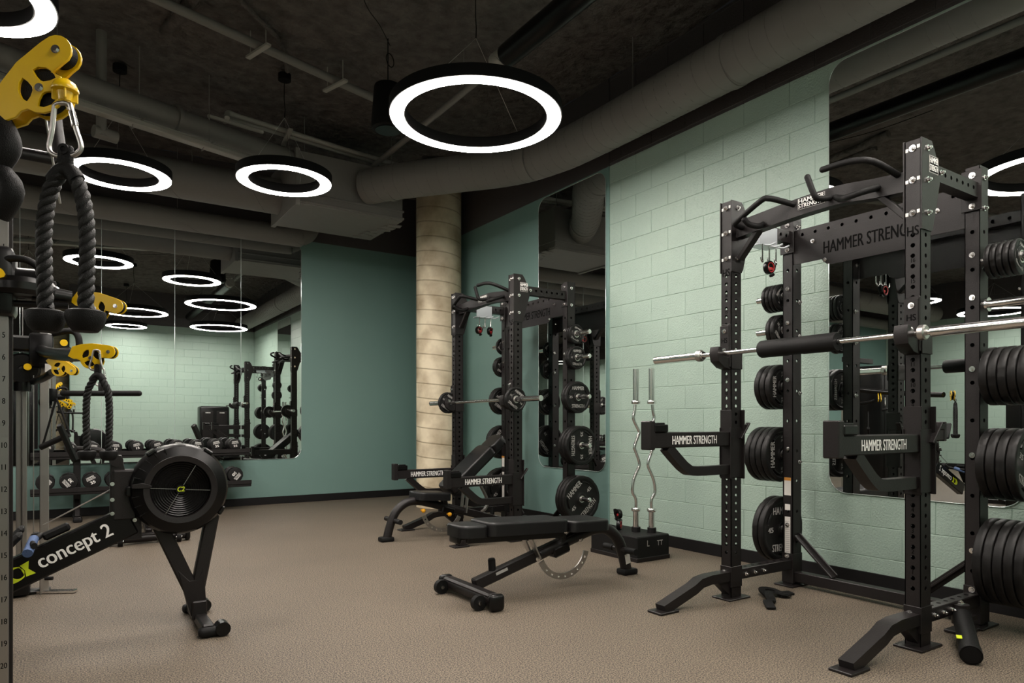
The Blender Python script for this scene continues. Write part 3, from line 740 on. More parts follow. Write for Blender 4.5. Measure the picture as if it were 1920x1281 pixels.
for (ri, s), st in STACKS.items():
    rx, ry = RK[ri]
    for kind, z, n in st:
        t = SPEC[kind][1]; y = ry + s*(.56+.066)
        roll = random.uniform(-1, 1)
        if ri == 0 and s > 0 and kind in ('35', '25'): roll = -PI/2
        if ri == 0 and s > 0 and kind == '45': roll = 0
        if ri == 1 and s < 0: roll = {'45': -.75, '35': PI/2, '25': 0, '10': 0, '5': .4}[kind]
        for k in range(n):
            put_plate(kind, rx+.315, y+s*(t/2+k*(t+.0015)), z-.003,
                      f"{ORD[k]} black plate of {kind} pounds on the {PEGN[z]} {'near' if s<0 else 'far'}-side peg of the {'near' if ri==0 else 'far'} rack",
                      f"{kind} pound plates", roll + (k*.3 if k < n-1 else 0))

# ================================================================ BARBELLS
def barbell(label, x, yc, z, L=2.2, pad=False):
    r = thing('barbell', label, 'barbell', (x, yc, z))
    b = B(); b.cyl((0, -L/2+.41, 0), (0, L/2-.41, 0), .014, n=20); b.done('shaft', M['chrome'], r)
    for s in (-1, 1):
        b = B(); b.cyl((0, s*(L/2-.42), 0), (0, s*L/2, 0), .025, n=28); b.cyl((0, s*L/2, 0), (0, s*(L/2+.002), 0), .021, n=20); sl = b.done('sleeve', M['chrome'], r)
        b = B(); b.lathe([(.014, 0), (.03, 0), (.037, .006), (.037, .03), (.03, .036), (.014, .036)], n=28, c=(0, s*(L/2-.425)+.018, 0)); b.done('collar', M['steel'], sl)
    if pad:
        b = B(); b.lathe([(.016, -.235), (.046, -.235), (.05, -.228), (.05, -.04), (.048, -.03), (.048, .05), (.05, .06), (.05, .228), (.046, .235), (.016, .235)], n=32, c=(0, .02, 0)); b.done('foam_pad', M['grip'], r)
    return r
barbell('chrome barbell with a black foam pad racked on the near half rack', 3.405, 2.26, 1.527, 2.2, True)
barbell('chrome barbell with one small plate per end on the far half rack', 3.435, 5.78, 1.312, 2.08)
for yy, w_ in ((4.72+.415, 'near'), (6.84-.415, 'far')):
    put_plate('10', 3.435, yy, 1.312, f'small black plate on the {w_} end of the barbell across the far rack', 'plates on the barbell', .6)

# ================================================================ CLIP COLLARS
def clip(x, y, z, label, rz=0, up=True):
    r = thing('barbell_clip', label, 'barbell clip', (x, y, z), rz, 'barbell clips')
    b = B(); b.lathe([(.027, -.016), (.041, -.016), (.043, -.012), (.043, .012), (.041, .016), (.027, .016)], n=12, closed=True, axis='Y'); b.done('clip_ring', M['gloss'], r)
    b = B(); b.box((.048, 0, .012), (.018, .028, .055), .004, Matrix.Rotation(.3, 4, 'Y')); b.box((.03, 0, -.045), (.03, .026, .018), .004, Matrix.Rotation(-.5, 4, 'Y')); b.done('clamp_lever', M['gloss'], r)
    b = B(); b.lathe([(.0262, -.014), (.0285, -.0165), (.033, -.0175), (.033, -.013)], n=12); b.box((.012, -.006, -.008), (.026, .018, .02), .004); b.done('rubber_insert', M['red'], r)
    return r
for i, (ri, x, w_) in enumerate(((0, .0, 'near'), (1, -.07, 'far'), (1, .07, 'far'))):
    rx, ry = RK[ri]
    clip(rx+x-.018, ry+.5, 2.102, ['black and red barbell clip hanging from the hook bracket of the near rack', 'black barbell clip on the left hook of the far rack', 'black barbell clip on the right hook of the far rack'][i], .3*i)

# ================================================================ ADJUSTABLE BENCHES
def cushion(b, x0, x1, z, wid, th, taper=0, mx=None):
    """padded board along x with rounded corners; z = underside"""
    L = x1-x0
    t = bmesh.new(); bmesh.ops.create_cube(t, size=1)
    bmesh.ops.scale(t, vec=(L, wid, th), verts=t.verts)
    if taper:
        for v in t.verts:
            if v.co.x < 0: v.co.y *= 1-taper
    bmesh.ops.bevel(t, geom=[e for e in t.edges if abs((e.verts[0].co-e.verts[1].co).z) > .5*th], offset=.05, segments=5, profile=.5, affect='EDGES')
    tops = [e for e in t.edges if all(v.co.z > 0 for v in e.verts) and e.calc_length() > 0 and len(e.link_faces) == 2 and any(abs(f.normal.z) < .5 for f in e.link_faces)]
    bmesh.ops.bevel(t, geom=tops, offset=.02, segments=4, profile=.6, affect='EDGES')
    m = Matrix.Translation(((x0+x1)/2, 0, z+th/2))
    b.merge(t, (mx @ m) if mx is not None else m)
def bench(label, loc, rz, incline=None, knobs=False):
    R = thing('adjustable_bench', label, 'weight bench', loc, rz)
    # T foot
    b = B(); b.tube([(0, -.31, .055), (0, .31, .055)], .04, n=16, sq=None); b.box((0, 0, .082), (.07, .56, .03), .012); o = b.done('cross_foot', M['metal'], R)
    for s in (-1, 1):
        q = B(); q.box((0, s*.315, .052), (.098, .05, .1), .028, seg=3); q.done('end_cap', M['gloss'], o)
        q = B(); q.cyl((-.075, s*.235-.018, .045), (-.075, s*.235+.018, .045), .045, n=28); wl = q.done('wheel', M['grip'], R)
        q = B(); q.cyl((-.075, s*.235-.024, .045), (-.075, s*.235+.024, .045), .012, n=12); q.done('axle', M['chrome'], wl)
    # main beam
    b = B(); b.bar((.03, 0, .09), (.86, 0, .325), .055, .075, .008)
    b.done('main_beam', M['metal'], R)
    b = B(); b.tube([(.52, 0, .225), (.85, 0, .32), (1.0, 0, .355), (1.12, 0, .345), (1.22, 0, .27), (1.275, 0, .16), (1.315, 0, .02)], .04, n=20, sub=6, sq=None); b.done('rear_leg', M['metal'], R)
    b = B(); b.box((1.32, 0, .022), (.13, .1, .044), .014, seg=2); b.done('rubber_foot', M['grip'], R)
    b = B(); b.cyl((1.25, -.16, .19), (1.25, .16, .19), .019, n=18); hb = b.done('lift_handle', M['metal'], R)
    for s in (-1, 1):
        b = B(); b.cyl((1.25, s*.07, .19), (1.25, s*.165, .19), .023, n=18); b.done('hand_grip', M['grip'], hb)
    b = B(); b.box((1.288, -.041, .12), (.045, .002, .07), 0, Matrix.Rotation(-.2, 4, 'Y')); b.done('warning_label', M['label_white'], R)
    b = B(); b.box((.22, -.0285, .155), (.09, .002, .018), 0, Matrix.Rotation(-.276, 4, 'Y')); b.done('maker_label', M['grey_print'], R)
    b = B(); b.cyl((.17, 0, .12), (.16, 0, .235), .024, n=20); b.cyl((.16, 0, .232), (.159, 0, .24), .02, n=20); b.done('storage_post', M['grip'], R)
    # arc plate with holes
    outer = []; inner = []; cx, cz, r0, r1 = .735, .262, .225, .185
    for k in range(25):
        a = math.radians(205 + (345-205)*k/24); outer.append((cx+r0*math.cos(a), cz+r0*math.sin(a))); inner.append((cx+r1*math.cos(a), cz+r1*math.sin(a)))
    hl = [circ(cx+(r0+r1)/2*math.cos(math.radians(a)), cz+(r0+r1)/2*math.sin(math.radians(a)), .0095, 10) for a in (225, 241, 257, 273, 289, 305, 321, 334)]
    b = B(); b.mesh(plate_mesh([outer+inner[::-1]]+hl, .009, .001, key='arc'), Matrix.Translation((0, .0, 0)) @ XZ)
    b.done('adjustment_arc', M['steel'], R)
    b = B(); b.box((.69, -.0, .245), (.14, .10, .07), .012, Matrix.Rotation(-.276, 4, 'Y')); b.done('adjuster_carriage', M['gloss'], R)
    for (x, z) in ((.50, .205), (.86, .30)):
        t = B(); bolt(t, (x, -.03, z+.0), (0, -1, 0), .014); t.done('bolt', M['chrome'], R)
    b = B(); b.bar((.70, 0, .27), (.73, 0, .38), .07, .05, .01); b.done('pivot_bracket', M['metal'], R)
    t = B(); bolt(t, (.72, -.05, .365), (0, -1, 0), .014); bolt(t, (.72, .05, .365), (0, 1, 0), .014); t.done('bolt', M['chrome'], R)
    if incline is None:
        A = Matrix.Translation((0, 0, 0)); bt = Matrix.Rotation(math.radians(2.2), 4, 'Y')
        A = Matrix.Translation((.72, 0, .395)) @ bt @ Matrix.Translation((-.72, 0, -.395))
    else:
        A = Matrix.Translation((.68, 0, .43)) @ Matrix.Rotation(math.radians(incline), 4, 'Y') @ Matrix.Translation((-.68, 0, -.395))
    b = B(); cushion(b, -.12, .075, .372, .25, .075, .12, A); b.done('head_pad', M['vinyl'], R)
    b = B(); cushion(b, .065, .685, .378, .28, .085, 0, A); b.done('back_pad', M['vinyl'], R)
    sa = Matrix.Translation((.92, 0, .395)) @ Matrix.Rotation(math.radians(2 if incline is None else -4), 4, 'Y') @ Matrix.Translation((-.92, 0, -.395))
    b = B(); cushion(b, .70, 1.04, .366, .29, .075, 0, sa); b.done('seat_pad', M['vinyl'], R)
    def P(x, y, z): return A @ Vector((x, y, z))
    b = B()
    for s in (-1, 1): b.bar(P(-.06, s*.07, .355), P(.68, s*.07, .355), .03, .04, .004, up=(A.to_3x3() @ V(0, 0, 1)))
    b.done('pad_frame', M['metal'], R)
    b = B(); c = P(-.10, 0, .36); b.box(c, (.03, .12, .06), .014, (A.to_3x3()).to_4x4(), seg=3); b.done('frame_cap', M['gloss'], R)
    b = B(); b.bar(P(.42, -.045, .36), (.50, -.045, .21), .012, .045, .002, up=(0, 1, 0)); b.bar(P(.42, .045, .36), (.50, .045, .21), .012, .045, .002, up=(0, 1, 0)); b.done('support_link', M['steel'], R)
    if incline is not None:
        b = B(); b.tube([P(.35, 0, .35), (.22, 0, .30), (.34, 0, .16)], .03, n=4, sub=5, sq=(.02, .008)); b.done('ladder_strut', M['steel'], R)
    if knobs:
        for (x, z) in ((.98, .27), (.70, .215)):
            b = B(); b.cyl((x, .04, z), (x, .075, z), .011, n=10); b.sph((x, .085, z), .021); b.done('pull_knob', M['amber'], R)
    return R
bench('black flat bench standing alone in front, nearest the camera', (2.12, 3.68, 0), 0)
bench('black bench with its back pad raised, standing in the far rack', (3.84, 5.92, 0), PI, incline=40, knobs=True)
bench('black bench half hidden behind the rowing machine flywheel', (.68, 7.04, 0), PI/2)

# ================================================================ CURL BARS ON THEIR STAND
root = thing('bar_holder', 'low black box with sockets holding two upright curl bars', 'bar stand', (3.94, 4.2, 0))
b = B(); b.span((-.17, -.28, .012), (.19, .28, .20), .008); b.done('box_body', M['grip'], root)
b = B(); b.span((-.172, -.284, 0), (.193, .284, .035), .004); b.done('plinth', M['metal'], root)
b = B(); add_text(b, 'L', (-.05, -.2806, .14), (1, 0, 0), (0, 0, 1), .06, .07); b.done('lettering', M['grey_print'], root, smooth=0)
b = B(); add_text(b, 'TT', (.08, -.2806, .135), (1, 0, 0), (0, 0, 1), .055, .06); b.done('lettering', M['grey_print'], root, smooth=0)
def curl_bar(x, y, fl, label):
    r = thing('curl_bar', label, 'curl bar', (x, y, .2), -math.radians(33), 'upright curl bars')
    b = B(); b.cyl((0, 0, 0), (0, 0, .04), .036, n=24); b.done('rubber_socket', M['grip'], r)
    b = B(); z = [(.0, .18), (.0, .27), (-.028, .33), (-.02, .42), (.005, .49), (.030, .56), (.0, .66), (-.012, .70), (.018, .79), (.026, .83), (-.02, .93), (-.012, .99), (-.006, 1.05)]
    b.tube([(fl*a, 0, q) for a, q in z], .0135, n=14, sub=4); b.done('shaft', M['chrome'], r)
    for (a, q) in ((.006, .035), (-.006, 1.36-.285)):
        s_ = B(); s_.cyl((fl*a*0, 0, q), (fl*a*0, 0, q+.27 if q > .5 else q+.15), .025, n=26); sl = s_.done('sleeve', M['chrome'], r)
        zc = 1.36-.305 if q > .5 else .17
        c = B(); c.lathe([(.012, 0), (.034, 0), (.038, .006), (.038, .022), (.034, .028), (.012, .028)], n=26, axis='Z', c=(0, 0, zc)); c.done('collar', M['chrome'], sl)
curl_bar(3.97, 4.14, 1, 'left one of the two chrome curl bars standing upright by the block wall')
curl_bar(4.05, 4.04, -1, 'right one of the two chrome curl bars standing upright by the block wall')
clip(3.92, 4.29, .243, 'black and red barbell clip lying on the curl bar stand, lower one', .6)
clip(3.93, 4.31, .329, 'black and red barbell clip on top of another on the curl bar stand', 1.4)

# ================================================================ LANDMINE AND STRAP BY THE NEAR RACK
root = thing('landmine_sleeve', 'black landmine tube lying from the near rack base towards the camera', 'landmine attachment', (3.44, 1.43, 0))
p0, p1 = V(0, 0, .046), V(.42, .22, .12)
b = B(); b.cyl(p0, p1, .043, n=32); b.cyl(p0, p0.lerp(p1, .12), .046, n=32); tb = b.done('tube', M['grip'], root)
b = B(); b.cyl(p0-(p1-p0).normalized()*.002, p0, .038, n=28); b.done('tube_cap', M['dark'], tb)
b = B(); b.bar(p0.lerp(p1, .2)+V(-.02, .028, .032), p0.lerp(p1, .27)+V(-.02, .028, .032), .03, .003, 0); b.done('sticker', M['lime'], tb)
b = B(); b.cyl(p1+V(-.01, 0, -.05), p1+V(-.01, 0, .05), .04, n=24); b.box(p1+V(.06, .02, -.03), (.1, .1, .03), .004); b.box(p1+V(.10, .04, -.11), (.18, .1, .016), .004); jb = b.done('swivel_joint', M['metal'], root)
t = B(); bolt(t, p1+V(-.01, 0, .05), (0, 0, 1), .016); t.done('bolt', M['chrome'], jb)
P = [(3.60, 2.40, .01), (3.66, 2.47, .03), (3.74, 2.5, .012), (3.80, 2.56, .028), (3.87, 2.6, .03), (3.92, 2.52, .02), (3.96, 2.57, .012), (4.03, 2.56, .01)]
o = B().tube(P, .02, n=4, sub=5, sq=(.026, .006)).tube([(3.80, 2.55, .008), (3.86, 2.66, .035), (3.93, 2.62, .03), (3.9, 2.52, .012)], .02, n=4, sub=5, sq=(.02, .006)).done('lifting_strap', M['grip'], loc=(-.12, .1, 0))
tag(o, 'crumpled black lifting strap on the floor between the near rack posts', 'strap')

# ================================================================ ROWING MACHINE
R = thing('rowing_machine', 'black rowing machine with a big round flywheel cage', 'rowing machine', (.53, 4.05, 0))
fz = .75; yc = -.02
b = B(); b.lathe([(.146, -.075), (.178, -.085), (.19, -.08), (.225, -.066), (.238, -.045), (.241, 0), (.238, .045), (.225, .066), (.18, .08), (0, .08), (0, .06), (.146, .06)], n=96, axis='Y', c=(0, yc, fz)); cage = b.done('flywheel_cage', M['gloss'], R)
b = B(); b.lathe([(.143, -.066), (.147, -.083), (.176, -.0875), (.181, -.081), (.176, -.08), (.15, -.077)], n=96, axis='Y', c=(0, yc, fz), closed=True); b.done('cage_ring', M['metal'], cage)
b = B()
for k in range(11): q = .022+.0112*k; b.lathe([(q, -.068), (q+.0042, -.071), (q+.0042, -.066)], n=64, axis='Y', c=(0, yc, fz), closed=True)
b.done('vent_grille', M['gloss'], cage)
b = B(); b.cyl((0, yc-.04, fz), (0, yc-.0, fz), .144, n=64); b.done('flywheel', M['dark'], cage)
for a in (-5, 60):
    c_, s_ = math.cos(math.radians(a)), math.sin(math.radians(a)); b = B(); b.cyl((-.144*c_, yc-.073, fz-.144*s_), (.144*c_, yc-.073, fz+.144*s_), .0014, n=6); b.done('cage_spoke', M['steel'], cage)
b = B(); b.cyl((0, yc-.066, fz), (0, yc-.076, fz), .024, n=32); b.done('hub_cap', M['dark'], cage)
b = B(); add_text(b, 'C2', (0, yc-.0765, fz), (1, 0, 0), (0, 0, 1), .03, .036, .02, .2); b.done('lettering', M['lime'], cage, smooth=0)
for a in (125, 55, -32, 180):
    c_, s_ = math.cos(math.radians(a)), math.sin(math.radians(a)); b = B(); b.box((.238*c_, yc-.02, fz+.238*s_), (.05, .09, .022), .006, Matrix.Rotation(-math.radians(a-90), 4, 'Y')); b.done('cage_clip', M['gloss'], cage)
b = B()
for k in range(9):
    a = math.radians(110+13*k); b.box((.205*math.cos(a), yc-.076, fz+.205*math.sin(a)), (.05, .006, .004), .001, Matrix.Rotation(-a, 4, 'Y'))
b.done('cage_rib', M['gloss'], cage)
b = B(); b.mesh(plate_mesh([[(-.225, .012), (-.18, .02), (-.14, .006), (-.14, -.0), (-.18, -.004), (-.225, -.002)]], .03, .002), Matrix.Translation((0, yc-.075, fz+.02)) @ XZ); b.done('damper_lever', M['metal'], cage)
# front legs, one V seen from the side
for (p, q, w0) in (((-.10, 0, .58), (.06, 0, .2), .075), ((.17, 0, .60), (.095, 0, .2), .07)):
    b = B(); b.bar(p, q, .05, w0, .008, up=(0, 1, 0) if 0 else (0, 0, 1)); b.done('leg_strut', M['metal'], R)
b = B(); b.mesh(plate_mesh([[(-.0, .30), (.05, .245), (.095, .245), (.12, .30), (.135, .06), (.06, .06)]], .05, .003), XZ); b.box((.1, 0, .085), (.075, .08, .1), .006); b.done('leg_junction', M['metal'], R)
b = B(); b.bar((.105, -.27, .04), (.105, .28, .04), .06, .05, .008); cf = b.done('cross_foot', M['metal'], R)
for s in (-1, 1):
    q = B(); q.box((.13, s*.27, .028), (.15, .06, .05), .02, seg=3); q.done('end_cap', M['grip'], cf)
    q = B(); q.cyl((.17, s*.27-.035, .038), (.17, s*.27+.035, .038), .036, n=24); q.done('caster', M['gloss'], cf)
# upright box between rail and flywheel
b = B(); b.span((-.31, -.05, .6), (-.2, .03, .86), .01); b.mesh(plate_mesh([[(-.315, .84), (-.315, .56), (-.25, .50), (-.18, .5), (-.18, .74), (-.24, .78), (-.27, .93), (-.31, .93)]], .07, .003), XZ); mt = b.done('mounting_box', M['metal'], R)
t = B()
for (x, z) in ((-.31, .79), (-.31, .71), (-.21, .68), (-.2, .65), (-.31, .64), (-.21, .6)): bolt(t, (x, -.052, z), (0, -1, 0), .008)
t.done('bolt', M['chrome'], mt)
b = B(); b.tube([(-.29, 0, .91), (-.36, 0, .96), (-.46, -.0, .97)], .014, n=10, sub=3); b.cyl((-.29, -.045, .905), (-.29, .04, .905), .03, n=20); b.done('monitor_arm', M['metal'], R)
b = B(); b.box((-.50, 0, 1.0), (.03, .17, .2), .01, Matrix.Rotation(-.35, 4, 'Y')); b.done('monitor', M['gloss'], R)
# inclined main frame with the maker's lettering
ux, uz = math.cos(math.radians(24.5)), math.sin(math.radians(24.5))
b = B(); b.bar((-.22, -.01, .60), (-.95, -.01, .60-.73*uz/ux), .07, .15, .008); fr = b.done('main_frame', M['gloss'], R)
def onfr(d, h): return (-.22-d*ux-h*uz*-1*0, -.0465, .60-d*uz+h)
b = B(); add_text(b, 'concept 2', (-.22-.272*ux, -.0462, .60-.272*uz+.004), (ux, 0, uz), (-uz, 0, ux), .084, .1, .02); b.done('lettering', M['white'], fr, smooth=0)
b = B(); c0 = V(-.22-.525*ux, -.0462, .60-.525*uz)
m_ = face(c0, (ux, 0, uz), (-uz, 0, ux), 1, 1)
b.mesh(plate_mesh([[(.058*math.cos(a)-.02, .036*math.sin(a)) for a in [math.radians(48+k*11) for k in range(25)]], circ(.0, 0, .026, 20)], .0006), m_)
b.mesh(plate_mesh([[(.022, .03), (.062, .034), (.045, .0), (.062, -.034), (.022, -.03), (.03, 0)]], .0006), m_)
b.done('logo_mark', M['lime'], fr, smooth=0)
b = B(); b.bar((-.93, -.01, .27), (-2.15, -.01, .36), .045, .06, .006); b.done('seat_rail', M['steel'], R)
b = B(); b.box((-1.5, -.01, .40), (.24, .3, .05), .02, seg=2); b.box((-1.5, -.01, .35), (.18, .09, .06), .008); b.done('seat', M['grip'], R)
b = B(); b.bar((-2.05, -.01, .33), (-2.1, -.01, .03), .05, .06); b.bar((-2.1, -.27, .03), (-2.1, .27, .03), .06, .05); b.done('rear_leg', M['metal'], R)
for s in (-1, 1):
    b = B(); b.box((-.78, s*.12, .47), (.03, .11, .3), .012, Matrix.Rotation(.72, 4, 'Y')); b.done('footrest', M['grip'], R)
b = B(); b.cyl((-.24, -.01, .80), (-.60, -.012, .60), .0035, n=8); b.done('pull_chain', M['steel'], R)
b = B(); b.box((-.545, -.01, .565), (.12, .05, .04), .01, Matrix.Rotation(-.43, 4, 'Y')); b.tube([(-.63, -.2, .53), (-.64, -.1, .535), (-.61, -.0, .55), (-.64, .1, .535), (-.63, .2, .53)], .014, n=12, sub=4); hd = b.done('pull_handle', M['grip'], R)
b = B(); b.cyl((-.635, -.07, .545), (-.655, -.21, .50), .021, n=16); b.done('hand_grip', M['blue'], hd)

# ================================================================ DUMBBELLS AND RACK
R = thing('dumbbell_rack', 'two-tier black dumbbell rack against the mirrored back wall', 'dumbbell rack', (.86, 9.15, 0))
for (z, y, tl) in ((.735, .06, 0), (.345, -.03, .0)):
    b = B()
    for dy in (-.11, .09): b.bar((-1.13, y+dy, z), (1.15, y+dy, z), .045, .02, .003)
    b.bar((-1.13, y-.145, z+.012), (1.15, y-.145, z+.012), .01, .05, .002); b.bar((-1.13, y-.0, z-.028), (1.15, y-.0, z-.028), .27, .035, .006)
    b.done('shelf_tray', M['metal'], R)
for x in (-.70, .75):
    b = B(); b.bar((x, .1, .03), (x, .1, .72), .07, .10, .006, up=(0, 1, 0)); b.bar((x, -.24, .03), (x, .22, .03), .08, .05, .008); b.bar((x, -.15, .05), (x, .05, .22), .05, .04); b.done('leg', M['metal'], R)
    for y in (-.24, .22):
        b = B(); b.box((x, y, .022), (.09, .05, .044), .012); b.done('rubber_foot', M['grip'], R)
def dumbbell(r, hl, n):
    o = thing('dumbbell', '', 'dumbbell'); L = .13+2*hl
    for s in (-1, 1):
        b = B(); a0, a1 = s*.065, s*(.065+hl)
        b.lathe([(0, a0), (r*.62, a0), (r*.97, a0+s*.018), (r, a0+s*.025), (r, a1-s*.014), (r*.93, a1-s*.002), (r*.8, a1), (0, a1)], n=12 if r > .07 else 40, axis='Y'); b.done('head', M['rubber'], o)
        b = B(); b.lathe([(r*.62, a0-s*.001), (r*.62, a0-s*.008), (.017, a0-s*.008)], n=24, axis='Y'); b.done('collar_ring', M['chrome'], o)
    b = B(); b.lathe([(.014, -.066), (.0165, -.03), (.0165, .03), (.014, .066)], n=16, axis='Y'); b.done('handle', M['chrome'], o)
    # local Y is flipped by the lathe, so the face towards the room is -Y
    a1 = -(.065+hl)-.0008
    b = B(); add_text(b, 'HAMMER', (0, a1, r*.46), (1, 0, 0), (0, 0, 1), r*.22, r*.3, .02); add_text(b, 'STRENGTH', (0, a1, r*.22), (1, 0, 0), (0, 0, 1), r*.2, r*.3, .02); b.done('brand_lettering', M['white'], o, smooth=0)
    b = B(); add_text(b, n, (0, a1, -r*.22), (1, 0, 0), (0, 0, 1), r*.6, r*.5, .03); b.done('weight_number', M['white'], o, smooth=0)
    return o
ordn = ['first', 'second', 'third', 'fourth', 'fifth', 'sixth', 'seventh', 'eighth', 'ninth', 'tenth']
for k in range(10):
    n = ['5', '8', '10', '12', '15', '15', '20', '20', '25', '25'][k]; r = [.06, .062, .065, .067, .071, .071, .075, .075, .079, .079][k]
    o = dumbbell(r, .055, n); o.location = (-.136+.217*k+.02, 9.20, .745+r+.002); o.rotation_euler = (0, random.uniform(-.25, .25), 0)
    tag(o, f'small black dumbbell marked {n}, {ordn[k]} from the left on the upper tray', group='dumbbells on the upper tray')
for k in range(10):
    n = ['25', '30', '35', '35', '40', '40', '45', '45', '50', '50'][k]; r = .091+.001*k/2
    o = dumbbell(r, .075, n); o.location = (-.136+.217*k, 9.11, .355+r+.002); o.rotation_euler = (0, [.9, -2.2, -.45, -.1, .3, -.5, .4, .1, -.4, 2.3][k], 0)
    tag(o, f'large black dumbbell marked {n}, {ordn[k]} from the left on the lower tray', group='dumbbells on the lower tray')

# ================================================================ CABLE MACHINES (left)
def rope_strand(b, pts, R, r, pitch, n=3, sub=14):
    """n twisted yarns round a centre line"""
    vs = [Vector(p) for p in pts]; P = []; N = len(vs)
    for i in range(N-1):
        p0, p1, p2, p3 = vs[max(i-1, 0)], vs[i], vs[i+1], vs[min(i+2, N-1)]
        m_ = max(4, int((p2-p1).length/(pitch/10)))
        for k in range(m_):
            u = k/m_; P.append(.5*((2*p1)+(-p0+p2)*u+(2*p0-5*p1+4*p2-p3)*u*u+(-p0+3*p1-3*p2+p3)*u**3))
    P.append(vs[-1])
    for s in range(n):
        L = 0; Q = []; prev = P[0]; h = None
        for i, p in enumerate(P):
            L += (p-prev).length; prev = p
            d = (P[min(i+1, len(P)-1)]-P[max(i-1, 0)]).normalized()
            if h is None: h = d.orthogonal().normalized()
            h = (h-d*h.dot(d)).normalized(); v = d.cross(h); a = 2*PI*(L/pitch+s/n); Q.append(p+h*math.cos(a)*R+v*math.sin(a)*R)
        b.tube(Q, r, n=10)
def carabiner(c, L, lean, label, rz=-.58):
    R = thing('carabiner', label, 'carabiner', c, rz)
    w0 = L*.16; w1 = L*.30
    pts = [(0, 0, 0), (-w0*.8, 0, -L*.03), (-w0, 0, -L*.12), (-w1*.75, 0, -L*.5), (-w1, 0, -L*.82), (-w1*.7, 0, -L*.96), (0, 0, -L), (w1*.7, 0, -L*.96), (w1, 0, -L*.82), (w1*.75, 0, -L*.5), (w0, 0, -L*.12), (w0*.8, 0, -L*.03)]
    M3 = Matrix.Rotation(lean, 3, 'Y')
    b = B(); b.tube([M3 @ Vector(p) for p in pts], L*.045, n=12, sub=4, closed=True); b.done('body', M['steel'], R)
    b = B(); b.cyl(M3 @ V(w0*1.05, 0, -L*.18), M3 @ V(w1*.7, 0, -L*.45), L*.062, n=14); b.done('gate', M['chrome'], R)
    return R
def triceps_rope(c, drop, k, label, spread=.035, rz=-.58):
    """c = eye of the rope; drop = length of the two ends; k = scale"""
    R = thing('triceps_rope', label, 'cable rope attachment', c, rz)
    b = B(); b.box((0, 0, -.004), (.034*k, .016*k, .062*k), .008*k, seg=3); b.lathe([(.006*k, -.01*k), (.012*k, -.01*k), (.012*k, .01*k), (.006*k, .01*k)], n=16, c=(0, 0, .016*k), closed=True); b.done('eye_strap', M['grip'], R)
    b = B(); b.tube([(-.028*k, 0, -.052*k), (-.01*k, 0, -.03*k), (.01*k, 0, -.03*k), (.026*k, 0, -.05*k)], .017*k, n=14, sub=5); b.done('centre_sleeve', M['grip'], R)
    for s in (-1, 1):
        x1 = s*spread
        b = B(); rope_strand(b, [(s*.012*k, 0, -.034*k), (s*.028*k, 0, -.06*k), (x1*.95, 0, -.11*k), (x1*1.08, 0, -drop*.55), (x1, 0, -drop)], .0078*k, .0092*k, .062*k)
        b.done('rope_strand', M['rope'], R, smooth=60)
        b = B(); b.lathe([(0, .0), (.030*k, 0), (.039*k, -.004*k), (.040*k, -.016*k), (.034*k, -.036*k), (.024*k, -.048*k), (0, -.05*k)], n=36, axis='Z', c=(x1, 0, -drop)); b.done('end_stop', M['grip'], R)
    return R
def pulley(name_parent, c, ang, k, rz):
    """yellow twin-cheek pulley block; returns nothing, parts go under the machine"""
    mx = Matrix.Translation(c) @ Matrix.Rotation(rz, 4, 'Z') @ Matrix.Rotation(-ang, 4, 'Y') @ Matrix.Diagonal((k, k, k, 1))
    out = [(-.105, .022), (-.07, .040), (-.02, .056), (.045, .062)]+[(.062+.03*math.cos(a), .032+.03*math.sin(a)) for a in [math.radians(80-k_*22) for k_ in range(9)]]
    out += [(.026, .0)]+[(-.012+.048*math.cos(a), -.018+.048*math.sin(a)) for a in [math.radians(0-k_*20) for k_ in range(9)]]+[(-.072, -.030), (-.088, -.034), (-.115, -.026)]
    hl = []
    for a in (35, 155, 270):
        a = math.radians(a); L_ = []
        for (rr, da) in ((.014, -.3), (.014, .3), (.026, .68), (.040, .72), (.0435, .4), (.0445, 0), (.0435, -.4), (.040, -.72), (.026, -.68)): L_.append((-.012+rr*math.cos(a+da), -.012+rr*math.sin(a+da)))
        hl.append(L_)
    for s in (-1, 1):
        b = B(); b.mesh(plate_mesh([out]+hl, .004, .0012, key='pul'), mx @ Matrix.Translation((0, s*.017, 0)) @ XZ); ck = b.done('pulley_cheek', M['yellow'], name_parent)
    for (x, z, r) in ((.062, .032, .028), (-.012, -.014, .046)):
        b = B(); b.lathe([(.004, -.009), (r, -.009), (r-.007, 0), (r, .009), (.004, .009)], n=36, axis='Y', c=(0, 0, 0)); o = b.done('pulley_wheel', M['grip'], name_parent); o.matrix_local = mx @ Matrix.Translation((x, 0, z))
        b = B(); b.cyl((0, -.027, 0), (0, .027, 0), .006, n=6); b.cyl((0, -.023, 0), (0, .023, 0), .009, n=14); o = b.done('pulley_axle', M['chrome'], name_parent); o.matrix_local = mx @ Matrix.Translation((x, 0, z))
def ball_stop(parent, c, r):
    b = B(); b.lathe([(0, r), (.35*r, .95*r), (.8*r, .62*r), (r, .15*r), (.97*r, .0), (.6*r, -.1*r), (.5*r, -.8*r), (.3*r, -.95*r), (0, -r)], n=32, axis='Z', c=c)
    for a in (0, 1.57, 3.14, 4.71): b.box(Vector(c)+V(.55*r*math.cos(a), .55*r*math.sin(a), -.35*r), (.75*r, .18*r, 1.0*r), .004*r/.02, Matrix.Rotation(a, 4, 'Z'))
    b.done('ball_stop', M['yellow'], parent)

